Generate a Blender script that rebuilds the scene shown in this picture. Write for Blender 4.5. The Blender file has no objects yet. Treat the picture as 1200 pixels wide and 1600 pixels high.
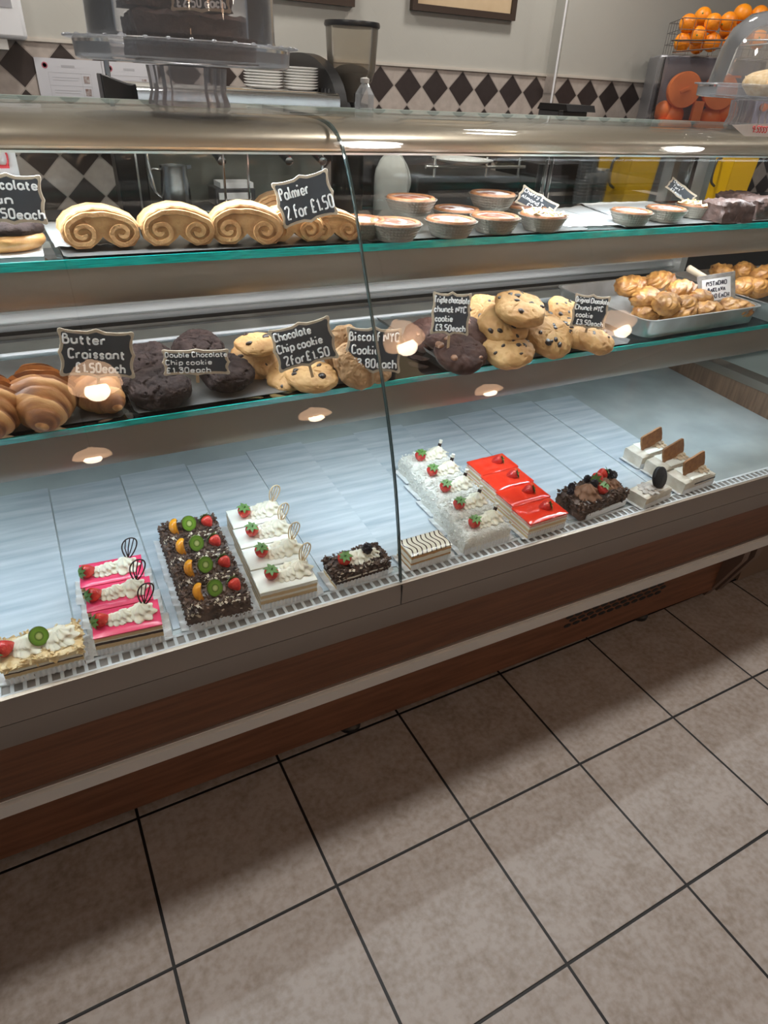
import bpy, bmesh, math, random
import numpy as np
from mathutils import Vector, Matrix, noise
random.seed(7)
SC = bpy.context.scene
COL = SC.collection
PI = math.pi

# ------------------------------------------------------------------ camera
CAM = Vector((0, 0, 1.3915)); YAW, PITCH, ROLL, FPX = 0.5071, 0.5752, 0.0581, 1036.9
fwd = Vector((math.sin(YAW)*math.cos(PITCH), math.cos(YAW)*math.cos(PITCH), -math.sin(PITCH)))
_r = Vector((math.cos(YAW), -math.sin(YAW), 0)); _u = _r.cross(fwd)
RT = _r*math.cos(ROLL)+_u*math.sin(ROLL); UP = -_r*math.sin(ROLL)+_u*math.cos(ROLL)
cd = bpy.data.cameras.new('camera'); cam = bpy.data.objects.new('camera', cd); COL.objects.link(cam)
cam.matrix_world = Matrix(((RT.x, UP.x, -fwd.x, CAM.x), (RT.y, UP.y, -fwd.y, CAM.y), (RT.z, UP.z, -fwd.z, CAM.z), (0, 0, 0, 1)))
cd.sensor_fit = 'HORIZONTAL'; cd.sensor_width = 36; cd.lens = FPX/1200*36; cd.clip_start = 0.02
SC.camera = cam
SC.view_settings.view_transform = 'Standard'; SC.view_settings.look = 'None'
SC.view_settings.gamma = 1; SC.view_settings.use_curve_mapping = False
SC.view_settings.exposure = 0.0

# ------------------------------------------------------------------ world and lights
w = bpy.data.worlds.new('room_ambient'); SC.world = w; w.use_nodes = True
w.node_tree.nodes['Background'].inputs[0].default_value = (0.86, 0.92, 1.0, 1)
w.node_tree.nodes['Background'].inputs[1].default_value = 0.15

def area(name, loc, energy, color, size, sy=None, rot=(0, 0, 0), spread=180):
    l = bpy.data.lights.new(name, 'AREA'); l.energy = energy; l.color = color
    if sy: l.shape = 'RECTANGLE'; l.size = size; l.size_y = sy
    else: l.shape = 'DISK'; l.size = size
    l.spread = math.radians(spread)
    o = bpy.data.objects.new(name, l); COL.objects.link(o); o.location = loc; o.rotation_euler = rot
    return o
COOL = (0.84, 0.93, 1.0); WARM = (1.0, 0.80, 0.60)
DOWNLIGHTS = [(-0.42, 1.2), (1.25, 1.2), (2.9, 1.2), (0.6, 2.55), (2.2, 2.55)]
for i, (x, y) in enumerate(DOWNLIGHTS):
    area('downlight_lamp', (x, y, 2.655), 13 if y < 2 else 10, (1.0, 0.95, 0.88), 0.26, spread=150)
# strip lamps of the display case (under the canopy and behind each shelf valance)
area('canopy_strip_lamp', (0.6, 1.198, 1.2775), 15, COOL, 2.5, 0.016, rot=(math.radians(-22), 0, 0))
area('upper_shelf_strip_lamp', (0.6, 1.200, 1.098), 6.5, (0.95, 0.96, 1.0), 2.5, 0.02)
area('lower_shelf_strip_lamp', (0.6, 1.095, 0.870), 5.0, (0.74, 0.88, 1.0), 2.5, 0.02, rot=(math.radians(-15), 0, 0))

# ------------------------------------------------------------------ helpers
def ray(px, py):
    return fwd*FPX + RT*(px-600) - UP*(py-800)
def atz(px, py, z):
    d = ray(px, py); t = (z-CAM.z)/d.z; return CAM+d*t
def aty(px, py, Y):
    d = ray(px, py); return CAM+d*(Y/d.y)
def proj(P):
    v = P-CAM; k = FPX/v.dot(fwd); return (600+k*v.dot(RT), 800-k*v.dot(UP))

def link(o, parent=None):
    COL.objects.link(o)
    if parent is not None: o.parent = parent
    return o
def tag(o, label=None, cat=None, group=None, kind=None):
    if label: o['label'] = label
    if cat: o['category'] = cat
    if group: o['group'] = group
    if kind: o['kind'] = kind
    return o
def thing(name, label, cat, loc=(0, 0, 0), rz=0.0, group=None, rx=0.0):
    o = link(bpy.data.objects.new(name, None)); o.empty_display_size = 0.03
    o.location = loc; o.rotation_euler = (rx, 0, rz)
    return tag(o, label, cat, group)
def clone(o, label=None, loc=None, rz=None, parent=None, mw=None):
    c = o.copy(); COL.objects.link(c)
    if parent is not None: c.parent = parent
    if label: c['label'] = label
    if loc is not None: c.location = loc
    if rz is not None: c.rotation_euler = (o.rotation_euler.x, o.rotation_euler.y, rz)
    if mw is not None: c.matrix_world = mw
    for ch in KIDS.get(o.name, []):
        clone(ch, parent=c)
    return c
KIDS = {}

class MB:
    def __init__(s): s.v = []; s.f = []
    def add(s, vs, fs, M=None):
        n = len(s.v)
        s.v += [tuple(M @ Vector(v)) if M else tuple(v) for v in vs]
        s.f += [tuple(i+n for i in f) for f in fs]; return s
    def box(s, x0, x1, y0, y1, z0, z1, M=None):
        return s.add([(x, y, z) for z in (z0, z1) for y in (y0, y1) for x in (x0, x1)],
                     [(0, 2, 3, 1), (4, 5, 7, 6), (0, 1, 5, 4), (1, 3, 7, 5), (3, 2, 6, 7), (2, 0, 4, 6)], M)
    def lathe(s, prof, n=24, c=(0, 0, 0), M=None, lobes=0, amp=0, twist=0, ell=1.0):
        vs = []; fs = []
        for k, (r, z) in enumerate(prof):
            for i in range(n):
                a = 2*PI*i/n
                rr = r*(1+amp*math.cos(lobes*a+twist*k)) if lobes else r
                vs.append((c[0]+rr*math.cos(a), c[1]+rr*ell*math.sin(a), c[2]+z))
        for k in range(len(prof)-1):
            for i in range(n):
                j = (i+1) % n; fs.append((k*n+i, k*n+j, (k+1)*n+j, (k+1)*n+i))
        fs.append(tuple(range(n-1, -1, -1))); b = (len(prof)-1)*n; fs.append(tuple(range(b, b+n)))
        return s.add(vs, fs, M)
    def tube(s, pts, r, n=6, M=None, radii=None):
        pts = [Vector(p) for p in pts]; vs = []; fs = []
        prev = None
        for k, p in enumerate(pts):
            t = (pts[min(k+1, len(pts)-1)]-pts[max(k-1, 0)])
            t = t.normalized() if t.length > 1e-9 else Vector((0, 0, 1))
            if prev is None:
                a = Vector((0, 0, 1)) if abs(t.z) < 0.9 else Vector((1, 0, 0))
                nn = (a-t*a.dot(t)).normalized()
            else:
                nn = prev-t*prev.dot(t); nn = nn.normalized() if nn.length > 1e-6 else prev
            prev = nn; b = t.cross(nn); rr = radii[k] if radii else r
            for i in range(n):
                q = 2*PI*i/n; vs.append(tuple(p+nn*(rr*math.cos(q))+b*(rr*math.sin(q))))
        for k in range(len(pts)-1):
            for i in range(n):
                j = (i+1) % n; fs.append((k*n+i, k*n+j, (k+1)*n+j, (k+1)*n+i))
        fs.append(tuple(range(n-1, -1, -1))); b = (len(pts)-1)*n; fs.append(tuple(range(b, b+n)))
        return s.add(vs, fs, M)
    def prism(s, poly, ax, a, b, M=None):
        # poly in the plane across axis ax: 'x'->(y,z)  'y'->(x,z)  'z'->(x,y)
        def P(u, v, t): return {'x': (t, u, v), 'y': (u, t, v), 'z': (u, v, t)}[ax]
        n = len(poly)
        vs = [P(u, v, a) for u, v in poly]+[P(u, v, b) for u, v in poly]
        fs = [tuple(range(n-1, -1, -1)), tuple(range(n, 2*n))]+[(i, (i+1) % n, n+(i+1) % n, n+i) for i in range(n)]
        return s.add(vs, fs, M)
    def blob(s, c, r, nu=20, nv=12, amp=0, freq=30, seed=0, M=None, power=1.0, flat=None, oct=1):
        vs = []; fs = []
        for k in range(nv+1):
            th = PI*k/nv
            for i in range(nu):
                a = 2*PI*i/nu
                d = Vector((math.sin(th)*math.cos(a), math.sin(th)*math.sin(a), math.cos(th)))
                if power != 1: d = Vector([math.copysign(abs(q)**power, q) for q in d])
                p = Vector((d.x*r[0], d.y*r[1], d.z*r[2]))
                if amp:
                    q = p*freq+Vector((seed*3.1, seed*1.7, seed)); h = noise.noise(q)
                    if oct > 1: h += 0.5*noise.noise(q*2.3)
                    p *= 1+amp*h
                if flat is not None and p.z < flat: p.z = flat+(p.z-flat)*0.1
                vs.append((c[0]+p.x, c[1]+p.y, c[2]+p.z))
        for k in range(nv):
            for i in range(nu):
                j = (i+1) % nu; fs.append((k*nu+i, (k+1)*nu+i, (k+1)*nu+j, k*nu+j))
        return s.add(vs, fs, M)
    def build(s, name, mat, parent=None, smooth=True, bevel=0, label=None, kind=None, sub=0):
        me = bpy.data.meshes.new(name); me.from_pydata(s.v, [], s.f)
        b = bmesh.new(); b.from_mesh(me)
        bmesh.ops.remove_doubles(b, verts=b.verts, dist=1e-6)
        bmesh.ops.recalc_face_normals(b, faces=b.faces); b.to_mesh(me); b.free()
        if smooth: me.shade_smooth(); me.set_sharp_from_angle(angle=math.radians(42))
        me.materials.append(mat); o = bpy.data.objects.new(name, me); link(o, parent)
        if parent is not None: KIDS.setdefault(parent.name, []).append(o)
        if bevel:
            m = o.modifiers.new('bevel', 'BEVEL'); m.width = bevel; m.segments = 2; m.limit_method = 'ANGLE'; m.angle_limit = math.radians(40)
        if sub: m = o.modifiers.new('sub', 'SUBSURF'); m.levels = sub; m.render_levels = sub
        if label: o['label'] = label
        if kind: o['kind'] = kind
        return o
def R(ax, deg): return Matrix.Rotation(math.radians(deg), 4, ax)
def T(x, y, z): return Matrix.Translation((x, y, z))
def chaikin(pts, n=2, closed=False):
    pts = [Vector(p) for p in pts]
    for _ in range(n):
        q = [] if closed else [pts[0]]
        m = len(pts) if closed else len(pts)-1
        for i in range(m):
            a, b = pts[i], pts[(i+1) % len(pts)]; q += [a*.75+b*.25, a*.25+b*.75]
        if not closed: q.append(pts[-1])
        pts = q
    return pts

# ------------------------------------------------------------------ materials
def nodes(m):
    m.use_nodes = True; t = m.node_tree; return t, t.nodes, t.links, t.nodes['Principled BSDF']
def mat(name, col, rough=0.5, metal=0.0, col2=None, scale=20.0, bump=0.0, bscale=None, spec=0.5, coat=0.0, stretch=None, sss=0.0, detail=4, ramp=(0.35, 0.65), alpha=1.0, trans=0.0):
    m = bpy.data.materials.new(name); t, N, L, P = nodes(m)
    P.inputs['Base Color'].default_value = (*col, 1); P.inputs['Roughness'].default_value = rough
    P.inputs['Metallic'].default_value = metal; P.inputs['Specular IOR Level'].default_value = spec
    P.inputs['Coat Weight'].default_value = coat; P.inputs['Coat Roughness'].default_value = 0.08
    P.inputs['Alpha'].default_value = alpha; P.inputs['Transmission Weight'].default_value = trans
    if sss: P.inputs['Subsurface Weight'].default_value = sss; P.inputs['Subsurface Radius'].default_value = (0.01, 0.008, 0.005); P.inputs['Subsurface Scale'].default_value = 0.5
    tc = N.new('ShaderNodeTexCoord'); mp = N.new('ShaderNodeMapping'); L.new(tc.outputs['Object'], mp.inputs[0])
    if stretch: mp.inputs['Scale'].default_value = stretch
    if col2:
        n = N.new('ShaderNodeTexNoise'); n.inputs['Scale'].default_value = scale; n.inputs['Detail'].default_value = detail
        L.new(mp.outputs[0], n.inputs[0]); r = N.new('ShaderNodeValToRGB')
        r.color_ramp.elements[0].position = ramp[0]; r.color_ramp.elements[1].position = ramp[1]
        r.color_ramp.elements[0].color = (*col, 1); r.color_ramp.elements[1].color = (*col2, 1)
        L.new(n.outputs[0], r.inputs[0]); L.new(r.outputs[0], P.inputs['Base Color'])
    if bump:
        n = N.new('ShaderNodeTexNoise'); n.inputs['Scale'].default_value = bscale or scale; n.inputs['Detail'].default_value = 5
        L.new(mp.outputs[0], n.inputs[0]); b = N.new('ShaderNodeBump'); b.inputs['Strength'].default_value = bump; b.inputs['Distance'].default_value = 0.004
        L.new(n.outputs[0], b.inputs['Height']); L.new(b.outputs[0], P.inputs['Normal'])
    return m
def emis(name, col, s):
    m = bpy.data.materials.new(name); t, N, L, P = nodes(m)
    P.inputs['Base Color'].default_value = (*col, 1); P.inputs['Emission Color'].default_value = (*col, 1); P.inputs['Emission Strength'].default_value = s
    return m
def clear(name, tint=(1, 1, 1), ior=1.45, rough=0.0, haze=0.0, hazecol=(0.8, 0.85, 0.9), gain=1.0):
    # clear pane: what lies behind shows through, with a Fresnel mirror on top
    m = bpy.data.materials.new(name); t, N, L, P = nodes(m); out = N['Material Output']
    tr = N.new('ShaderNodeBsdfTransparent'); tr.inputs[0].default_value = (*tint, 1)
    gl = N.new('ShaderNodeBsdfGlossy'); gl.inputs['Roughness'].default_value = rough; gl.inputs[0].default_value = (1, 1, 1, 1)
    fr = N.new('ShaderNodeFresnel'); fr.inputs[0].default_value = ior
    mu = N.new('ShaderNodeMath'); mu.operation = 'MULTIPLY'; mu.inputs[1].default_value = gain; L.new(fr.outputs[0], mu.inputs[0])
    mx = N.new('ShaderNodeMixShader'); L.new(mu.outputs[0], mx.inputs[0]); L.new(tr.outputs[0], mx.inputs[1]); L.new(gl.outputs[0], mx.inputs[2])
    last = mx
    if haze:
        df = N.new('ShaderNodeBsdfDiffuse'); df.inputs[0].default_value = (*hazecol, 1)
        m2 = N.new('ShaderNodeMixShader'); m2.inputs[0].default_value = haze; L.new(mx.outputs[0], m2.inputs[1]); L.new(df.outputs[0], m2.inputs[2]); last = m2
    L.new(last.outputs[0], out.inputs[0]); return m
def layers(name, stops, rough=0.6, bump=0.2, jitter=0.002):
    # flat bands of filling and sponge stacked up the local Z axis; stops: (z, colour)
    m = bpy.data.materials.new(name); t, N, L, P = nodes(m); P.inputs['Roughness'].default_value = rough
    tc = N.new('ShaderNodeTexCoord'); sp = N.new('ShaderNodeSeparateXYZ'); L.new(tc.outputs['Object'], sp.inputs[0])
    n = N.new('ShaderNodeTexNoise'); n.inputs['Scale'].default_value = 120; L.new(tc.outputs['Object'], n.inputs[0])
    a = N.new('ShaderNodeMath'); a.operation = 'MULTIPLY_ADD'; a.inputs[1].default_value = jitter; L.new(n.outputs[0], a.inputs[0]); L.new(sp.outputs['Z'], a.inputs[2])
    s = N.new('ShaderNodeMath'); s.operation = 'MULTIPLY'; s.inputs[1].default_value = 10; L.new(a.outputs[0], s.inputs[0])
    r = N.new('ShaderNodeValToRGB'); r.color_ramp.interpolation = 'CONSTANT'; e = r.color_ramp.elements
    while len(e) < len(stops): e.new(0.5)
    for k, (z, c) in enumerate(stops): e[k].position = z*10; e[k].color = (*c, 1)
    L.new(s.outputs[0], r.inputs[0]); L.new(r.outputs[0], P.inputs['Base Color'])
    b = N.new('ShaderNodeBump'); b.inputs['Strength'].default_value = bump; b.inputs['Distance'].default_value = 0.003; L.new(n.outputs[0], b.inputs['Height']); L.new(b.outputs[0], P.inputs['Normal'])
    return m
def math_node(N, L, op, a, b=None, c=None):
    n = N.new('ShaderNodeMath'); n.operation = op
    for k, q in enumerate((a, b, c)):
        if q is None: continue
        if isinstance(q, (int, float)): n.inputs[k].default_value = q
        else: L.new(q, n.inputs[k])
    return n.outputs[0]

M = {}
M['alu'] = mat('aluminium', (0.30, 0.252, 0.205), 0.36, 0.7, bump=0.03, bscale=60, stretch=(0.3, 20, 20))
M['alu_light'] = mat('aluminium_bright', (0.74, 0.73, 0.70), 0.3, 0.8)
M['valance'] = mat('valance_aluminium', (0.225, 0.185, 0.148), 0.45, 0.25)
M['fascia'] = mat('fascia_aluminium', (0.27, 0.245, 0.225), 0.42, 0.5)
M['bumper'] = mat('bumper_grey', (0.54, 0.535, 0.515), 0.45)
M['black'] = mat('black_plastic', (0.012, 0.012, 0.013), 0.35)
M['dark'] = mat('dark_void', (0.02, 0.02, 0.02), 0.6)
M['darkgrey'] = mat('dark_grey', (0.06, 0.06, 0.065), 0.4)
M['wood'] = mat('cherry_wood', (0.185, 0.082, 0.046), 0.42, col2=(0.125, 0.055, 0.031), scale=6, stretch=(1, 12, 12), spec=0.3)
M['wood_end'] = mat('oak_end_panel', (0.23, 0.13, 0.075), 0.5, col2=(0.15, 0.083, 0.048), scale=9, stretch=(1, 14, 1.0))
M['steel'] = mat('stainless_steel', (0.62, 0.64, 0.65), 0.24, 1.0, bump=0.03, bscale=50, stretch=(1, 14, 14))
M['deck'] = mat('steel_deck', (0.62, 0.67, 0.66), 0.2, 0.3, col2=(0.50, 0.55, 0.54), scale=8)
M['rail'] = mat('rail_aluminium', (0.32, 0.32, 0.32), 0.4, 0.6)
M['grille'] = mat('grille_pale', (0.66, 0.68, 0.69), 0.35, 0.2)
M['chrome'] = mat('chrome', (0.78, 0.78, 0.78), 0.12, 1.0)
M['back_grey'] = mat('grey_back_panel', (0.125, 0.118, 0.108), 0.5, 0.2, col2=(0.085, 0.08, 0.074), scale=15)
M['board'] = mat('brushed_tray', (0.50, 0.57, 0.63), 0.22, 0.25, col2=(0.76, 0.81, 0.85), scale=5, stretch=(1.0, 11, 1), bump=0.04, bscale=8, detail=14, ramp=(.30, .70))
M['bake_tray'] = mat('dark_baking_tray', (0.23, 0.22, 0.21), 0.35, 0.7, col2=(0.17, 0.165, 0.16), scale=20)
M['alu_tray'] = mat('aluminium_tray', (0.60, 0.60, 0.585), 0.30, 0.85, col2=(0.48, 0.47, 0.45), scale=18)
M['glass'] = clear('case_glass', (0.97, 0.985, 0.98), gain=.5)
M['shelf_glass'] = clear('shelf_glass', (0.90, 0.965, 0.95))
M['acrylic'] = clear('clear_acrylic', (0.975, 0.975, 0.985), 1.4, 0.03, haze=0.05, hazecol=(0.85, 0.88, 0.92))
M['acrylic_cloudy'] = clear('cloudy_acrylic', (0.93, 0.93, 0.95), 1.45, 0.12, haze=0.14)
M['acrylic_ruffle'] = clear('ruffled_acrylic', (0.95, 0.95, 0.97), 1.45, 0.15, haze=0.30, hazecol=(0.72, 0.70, 0.72))
M['cups'] = clear('plastic_cup', (0.95, 0.95, 0.95), 1.4, 0.1, haze=0.12)
M['teal'] = mat('glass_edge_teal', (0.0, 0.50, 0.44), 0.12, 0, col2=(0.0, 0.26, 0.235), scale=14, stretch=(2, 40, 40), coat=1.0)
M['glass_edge'] = mat('glass_edge_dark', (0.05, 0.08, 0.08), 0.15, coat=1.0)
M['tube'] = emis('strip_lamp', (0.85, 0.93, 1.0), 4)
M['paper'] = mat('white_paper', (0.80, 0.81, 0.82), 0.7, bump=0.25, bscale=60)
M['notice'] = mat('notice_paper', (0.58, 0.58, 0.62), 0.7)
M['print'] = mat('print_ink', (0.12, 0.12, 0.14), 0.7)
M['print_red'] = mat('red_ink', (0.75, 0.06, 0.08), 0.6)
M['slate'] = mat('chalkboard', (0.028, 0.033, 0.041), 0.5, col2=(0.042, 0.048, 0.057), scale=25)
M['rim'] = mat('sign_rim', (0.50, 0.41, 0.30), 0.55, col2=(0.42, 0.33, 0.24), scale=50)
M['rim_grey'] = mat('sign_rim_grey', (0.20, 0.19, 0.18), 0.6, col2=(0.30, 0.29, 0.27), scale=90)
M['chalk'] = mat('chalk_white', (0.80, 0.80, 0.80), 0.8)
M['ink'] = mat('sign_ink', (0.05, 0.05, 0.07), 0.7)
M['stick'] = mat('sign_stick', (0.38, 0.25, 0.14), 0.6)
M['cream'] = mat('whipped_cream', (0.86, 0.80, 0.64), 0.5, sss=0.15)
M['cream_white'] = mat('white_cream', (0.86, 0.83, 0.74), 0.45, sss=0.1, bump=0.15, bscale=80)
M['coconut'] = mat('coconut', (0.86, 0.84, 0.78), 0.8, col2=(0.74, 0.71, 0.63), scale=220, bump=1.0, bscale=260)
M['pink'] = mat('pink_glaze', (0.78, 0.055, 0.14), 0.25, coat=0.2, bump=0.08, bscale=60)
M['red'] = mat('red_jelly', (0.95, 0.060, 0.024), 0.12, coat=.7, col2=(0.88, 0.040, 0.016), scale=40, bump=0.25, bscale=45)
M['straw'] = mat('strawberry', (0.60, 0.022, 0.02), 0.25, coat=0.5, bump=0.5, bscale=280, col2=(0.72, 0.06, 0.03), scale=90)
M['leaf'] = mat('strawberry_leaf', (0.07, 0.16, 0.025), 0.5, col2=(0.14, 0.26, 0.06), scale=90)
M['choc'] = mat('chocolate', (0.030, 0.014, 0.009), 0.35, spec=0.4)
M['flake'] = mat('chocolate_flake', (0.045, 0.022, 0.015), 0.45, col2=(0.15, 0.085, 0.055), scale=60)
M['flake_w'] = mat('pale_flake', (0.62, 0.52, 0.40), 0.6)
M['choc_cream'] = mat('chocolate_cream', (0.27, 0.135, 0.075), 0.5)
M['peach'] = mat('peach', (0.85, 0.36, 0.02), 0.2, coat=0.6, col2=(0.80, 0.26, 0.015), scale=40)
M['black_b'] = mat('blackberry', (0.012, 0.008, 0.016), 0.2, coat=0.5)
M['biscuit'] = mat('caramel_biscuit', (0.36, 0.165, 0.06), 0.7, col2=(0.25, 0.105, 0.04), scale=90, bump=0.4, bscale=150)
M['sandwich'] = mat('dark_biscuit', (0.012, 0.011, 0.012), 0.6, bump=0.4, bscale=120)
M['beige'] = mat('beige_cream', (0.74, 0.68, 0.58), 0.55, col2=(0.60, 0.52, 0.41), scale=45, bump=0.3, bscale=60)
M['latte'] = mat('latte_cream', (0.66, 0.52, 0.36), 0.5, col2=(0.52, 0.36, 0.22), scale=70)
M['wafer'] = mat('cream_wafer', (0.78, 0.60, 0.36), 0.4)
M['pastry'] = mat('pastry', (0.60, 0.33, 0.12), 0.5, col2=(0.36, 0.15, 0.04), scale=24, bump=0.6, bscale=70, coat=0.15)
M['croissant'] = mat('croissant', (0.52, 0.25, 0.075), 0.42, col2=(0.23, 0.085, 0.02), scale=26, bump=0.5, bscale=60, stretch=(1, 1, 1), coat=0.25, detail=6)
M['palmier'] = mat('palmier', (0.46, 0.25, 0.10), 0.6, col2=(0.28, 0.12, 0.036), scale=38, bump=0.5, bscale=200)
M['palmier_out'] = mat('palmier_back', (0.36, 0.165, 0.058), 0.6, col2=(0.48, 0.29, 0.13), scale=70, bump=0.5, bscale=180)
M['baklava'] = mat('baklava', (0.50, 0.25, 0.065), 0.45, col2=(0.20, 0.070, 0.014), scale=42, bump=1.0, bscale=75, coat=0.15, detail=8)
M['flaky'] = mat('flaked_almond', (0.70, 0.48, 0.22), 0.6, col2=(0.82, 0.66, 0.40), scale=80, bump=0.6, bscale=120)
M['cookie_dark'] = mat('dark_cookie', (0.016, 0.009, 0.008), 0.8, col2=(0.034, 0.020, 0.017), scale=60, bump=1.0, bscale=110, spec=0.2)
M['cookie_brown'] = mat('brown_cookie', (0.034, 0.014, 0.011), 0.7, col2=(0.062, 0.027, 0.019), scale=40, bump=0.6, bscale=80, spec=.25)
M['cookie'] = mat('golden_cookie', (0.52, 0.31, 0.12), 0.65, col2=(0.38, 0.19, 0.06), scale=28, bump=0.6, bscale=75)
M['cookie_pale'] = mat('biscoff_cookie', (0.42, 0.25, 0.12), 0.7, col2=(0.30, 0.16, 0.07), scale=35, bump=0.9, bscale=100)
M['chip'] = mat('chocolate_chip', (0.025, 0.012, 0.008), 0.35)
M['chip_milk'] = mat('milk_chip', (0.22, 0.10, 0.05), 0.4)
M['foil'] = mat('tart_foil', (0.19, 0.168, 0.138), 0.45, 0.45)
M['tart_fill'] = mat('tart_filling', (0.13, 0.035, 0.014), 0.5, col2=(0.40, 0.31, 0.27), scale=45, bump=0.6, bscale=80, ramp=(0.46, 0.62), detail=9)
M['tart_white'] = mat('tart_sugar', (0.15, 0.04, 0.015), 0.6, col2=(0.56, 0.50, 0.47), scale=30, bump=0.6, bscale=80, ramp=(0.38, 0.50), detail=9)
M['tart_crust'] = mat('tart_crust', (0.25, 0.10, 0.035), 0.6, col2=(0.15, 0.05, 0.018), scale=60, bump=0.5, bscale=100)
M['cake_dark'] = mat('dark_cake', (0.040, 0.018, 0.013), 0.6, col2=(0.075, 0.036, 0.026), scale=60, bump=1.0, bscale=90)
M['orange'] = mat('orange_peel', (0.92, 0.32, 0.01), 0.4, col2=(0.80, 0.22, 0.008), scale=8, bump=0.15, bscale=300)
M['orange_plastic'] = mat('orange_plastic', (0.92, 0.24, 0.05), 0.4)
M['yellow'] = mat('yellow_plastic', (0.86, 0.50, 0.008), 0.35)
M['milk'] = mat('milk', (0.80, 0.79, 0.74), 0.35)
M['hdpe'] = clear('milk_bottle_plastic', (0.9, 0.9, 0.88), 1.3, 0.3, haze=0.45, hazecol=(0.85, 0.85, 0.82))
M['ceramic'] = mat('white_ceramic', (0.82, 0.82, 0.80), 0.12, coat=0.4)
M['tan'] = mat('picture_canvas', (0.55, 0.42, 0.27), 0.7, col2=(0.50, 0.37, 0.23), scale=12)
M['frame'] = mat('picture_frame', (0.045, 0.028, 0.020), 0.4)
M['white_plastic'] = mat('white_plastic', (0.74, 0.75, 0.78), 0.35)
M['coffee'] = mat('ground_coffee', (0.020, 0.011, 0.008), 0.8)
M['hopper'] = clear('smoky_hopper', (0.95, 0.93, 0.89), 1.3, 0.1, haze=0.14, hazecol=(0.52, 0.48, 0.42))
M['cover'] = clear('tinted_cover', (0.92, 0.92, 0.94), 1.3, 0.05, haze=0.035, hazecol=(0.40, 0.40, 0.44))
M['copper'] = mat('copper_shade', (0.72, 0.40, 0.25), 0.3, 0.9)
M['bulb'] = emis('warm_bulb', (1.0, 0.78, 0.54), 26)
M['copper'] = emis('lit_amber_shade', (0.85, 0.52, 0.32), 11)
M['led_red'] = emis('red_indicator', (1.0, 0.02, 0.02), 6)
M['downlight'] = emis('downlight_face', (1.0, 0.95, 0.88), 14)
M['ceiling'] = mat('ceiling_paint', (0.72, 0.70, 0.66), 0.8)
M['machine_green'] = mat('machine_grey_green', (0.21, 0.22, 0.20), 0.35, 0.6)
M['blue'] = mat('blue_plastic', (0.03, 0.08, 0.32), 0.4)
def croissant_mat():
    m = bpy.data.materials.new('croissant_crust'); t, N, L, P = nodes(m); P.inputs['Roughness'].default_value = .5; P.inputs['Coat Weight'].default_value = .08
    tc = N.new('ShaderNodeTexCoord'); mp = N.new('ShaderNodeMapping'); mp.inputs['Rotation'].default_value = (0, 0, .25); L.new(tc.outputs['Object'], mp.inputs[0])
    wv = N.new('ShaderNodeTexWave'); wv.bands_direction = 'Y'; wv.wave_profile = 'SAW'; wv.inputs['Scale'].default_value = 8.5; wv.inputs['Distortion'].default_value = 1.6; wv.inputs['Detail'].default_value = 3; wv.inputs['Detail Scale'].default_value = 1.6; L.new(mp.outputs[0], wv.inputs[0])
    ns = N.new('ShaderNodeTexNoise'); ns.inputs['Scale'].default_value = 13; ns.inputs['Detail'].default_value = 9; m2 = N.new('ShaderNodeMapping'); m2.inputs['Scale'].default_value = (1.6, 6, 1.6); L.new(tc.outputs['Object'], m2.inputs[0]); L.new(m2.outputs[0], ns.inputs[0])
    k = math_node(N, L, 'ADD', math_node(N, L, 'MULTIPLY', wv.outputs[1], .30), math_node(N, L, 'MULTIPLY', ns.outputs[0], .85))
    r = N.new('ShaderNodeValToRGB'); e = r.color_ramp.elements; e.new(.5)
    for j, (p, c) in enumerate([(.40, (.12, .036, .009)), (.60, (.31, .118, .030)), (.90, (.58, .32, .12))]): e[j].position = p; e[j].color = (*c, 1)
    L.new(k, r.inputs[0]); L.new(r.outputs[0], P.inputs['Base Color'])
    b = N.new('ShaderNodeBump'); b.inputs['Strength'].default_value = .5; b.inputs['Distance'].default_value = .004; L.new(k, b.inputs['Height']); L.new(b.outputs[0], P.inputs['Normal']); return m
M['croissant'] = croissant_mat()
# kiwi: pale core, seed ring, green flesh, brown skin at the rim
def kiwi_mat():
    m = bpy.data.materials.new('kiwi'); t, N, L, P = nodes(m); P.inputs['Roughness'].default_value = 0.2; P.inputs['Coat Weight'].default_value = 0.5
    tc = N.new('ShaderNodeTexCoord'); sp = N.new('ShaderNodeSeparateXYZ'); L.new(tc.outputs['Generated'], sp.inputs[0])
    x = math_node(N, L, 'SUBTRACT', sp.outputs['X'], .5); z = math_node(N, L, 'SUBTRACT', sp.outputs['Z'], .5)
    r = math_node(N, L, 'SQRT', math_node(N, L, 'ADD', math_node(N, L, 'MULTIPLY', x, x), math_node(N, L, 'MULTIPLY', z, z)))
    rp = N.new('ShaderNodeValToRGB'); e = rp.color_ramp.elements
    for q in range(4): e.new(0.5)
    for k, (p, c) in enumerate([(0, (.62, .66, .30)), (.13, (.50, .56, .18)), (.19, (.10, .17, .02)), (.27, (.20, .36, .03)), (.43, (.13, .27, .02)), (.49, (.09, .12, .01))]):
        e[k].position = p; e[k].color = (*c, 1)
    L.new(r, rp.inputs[0]); L.new(rp.outputs[0], P.inputs['Base Color']); return m
M['kiwi'] = kiwi_mat()
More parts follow.
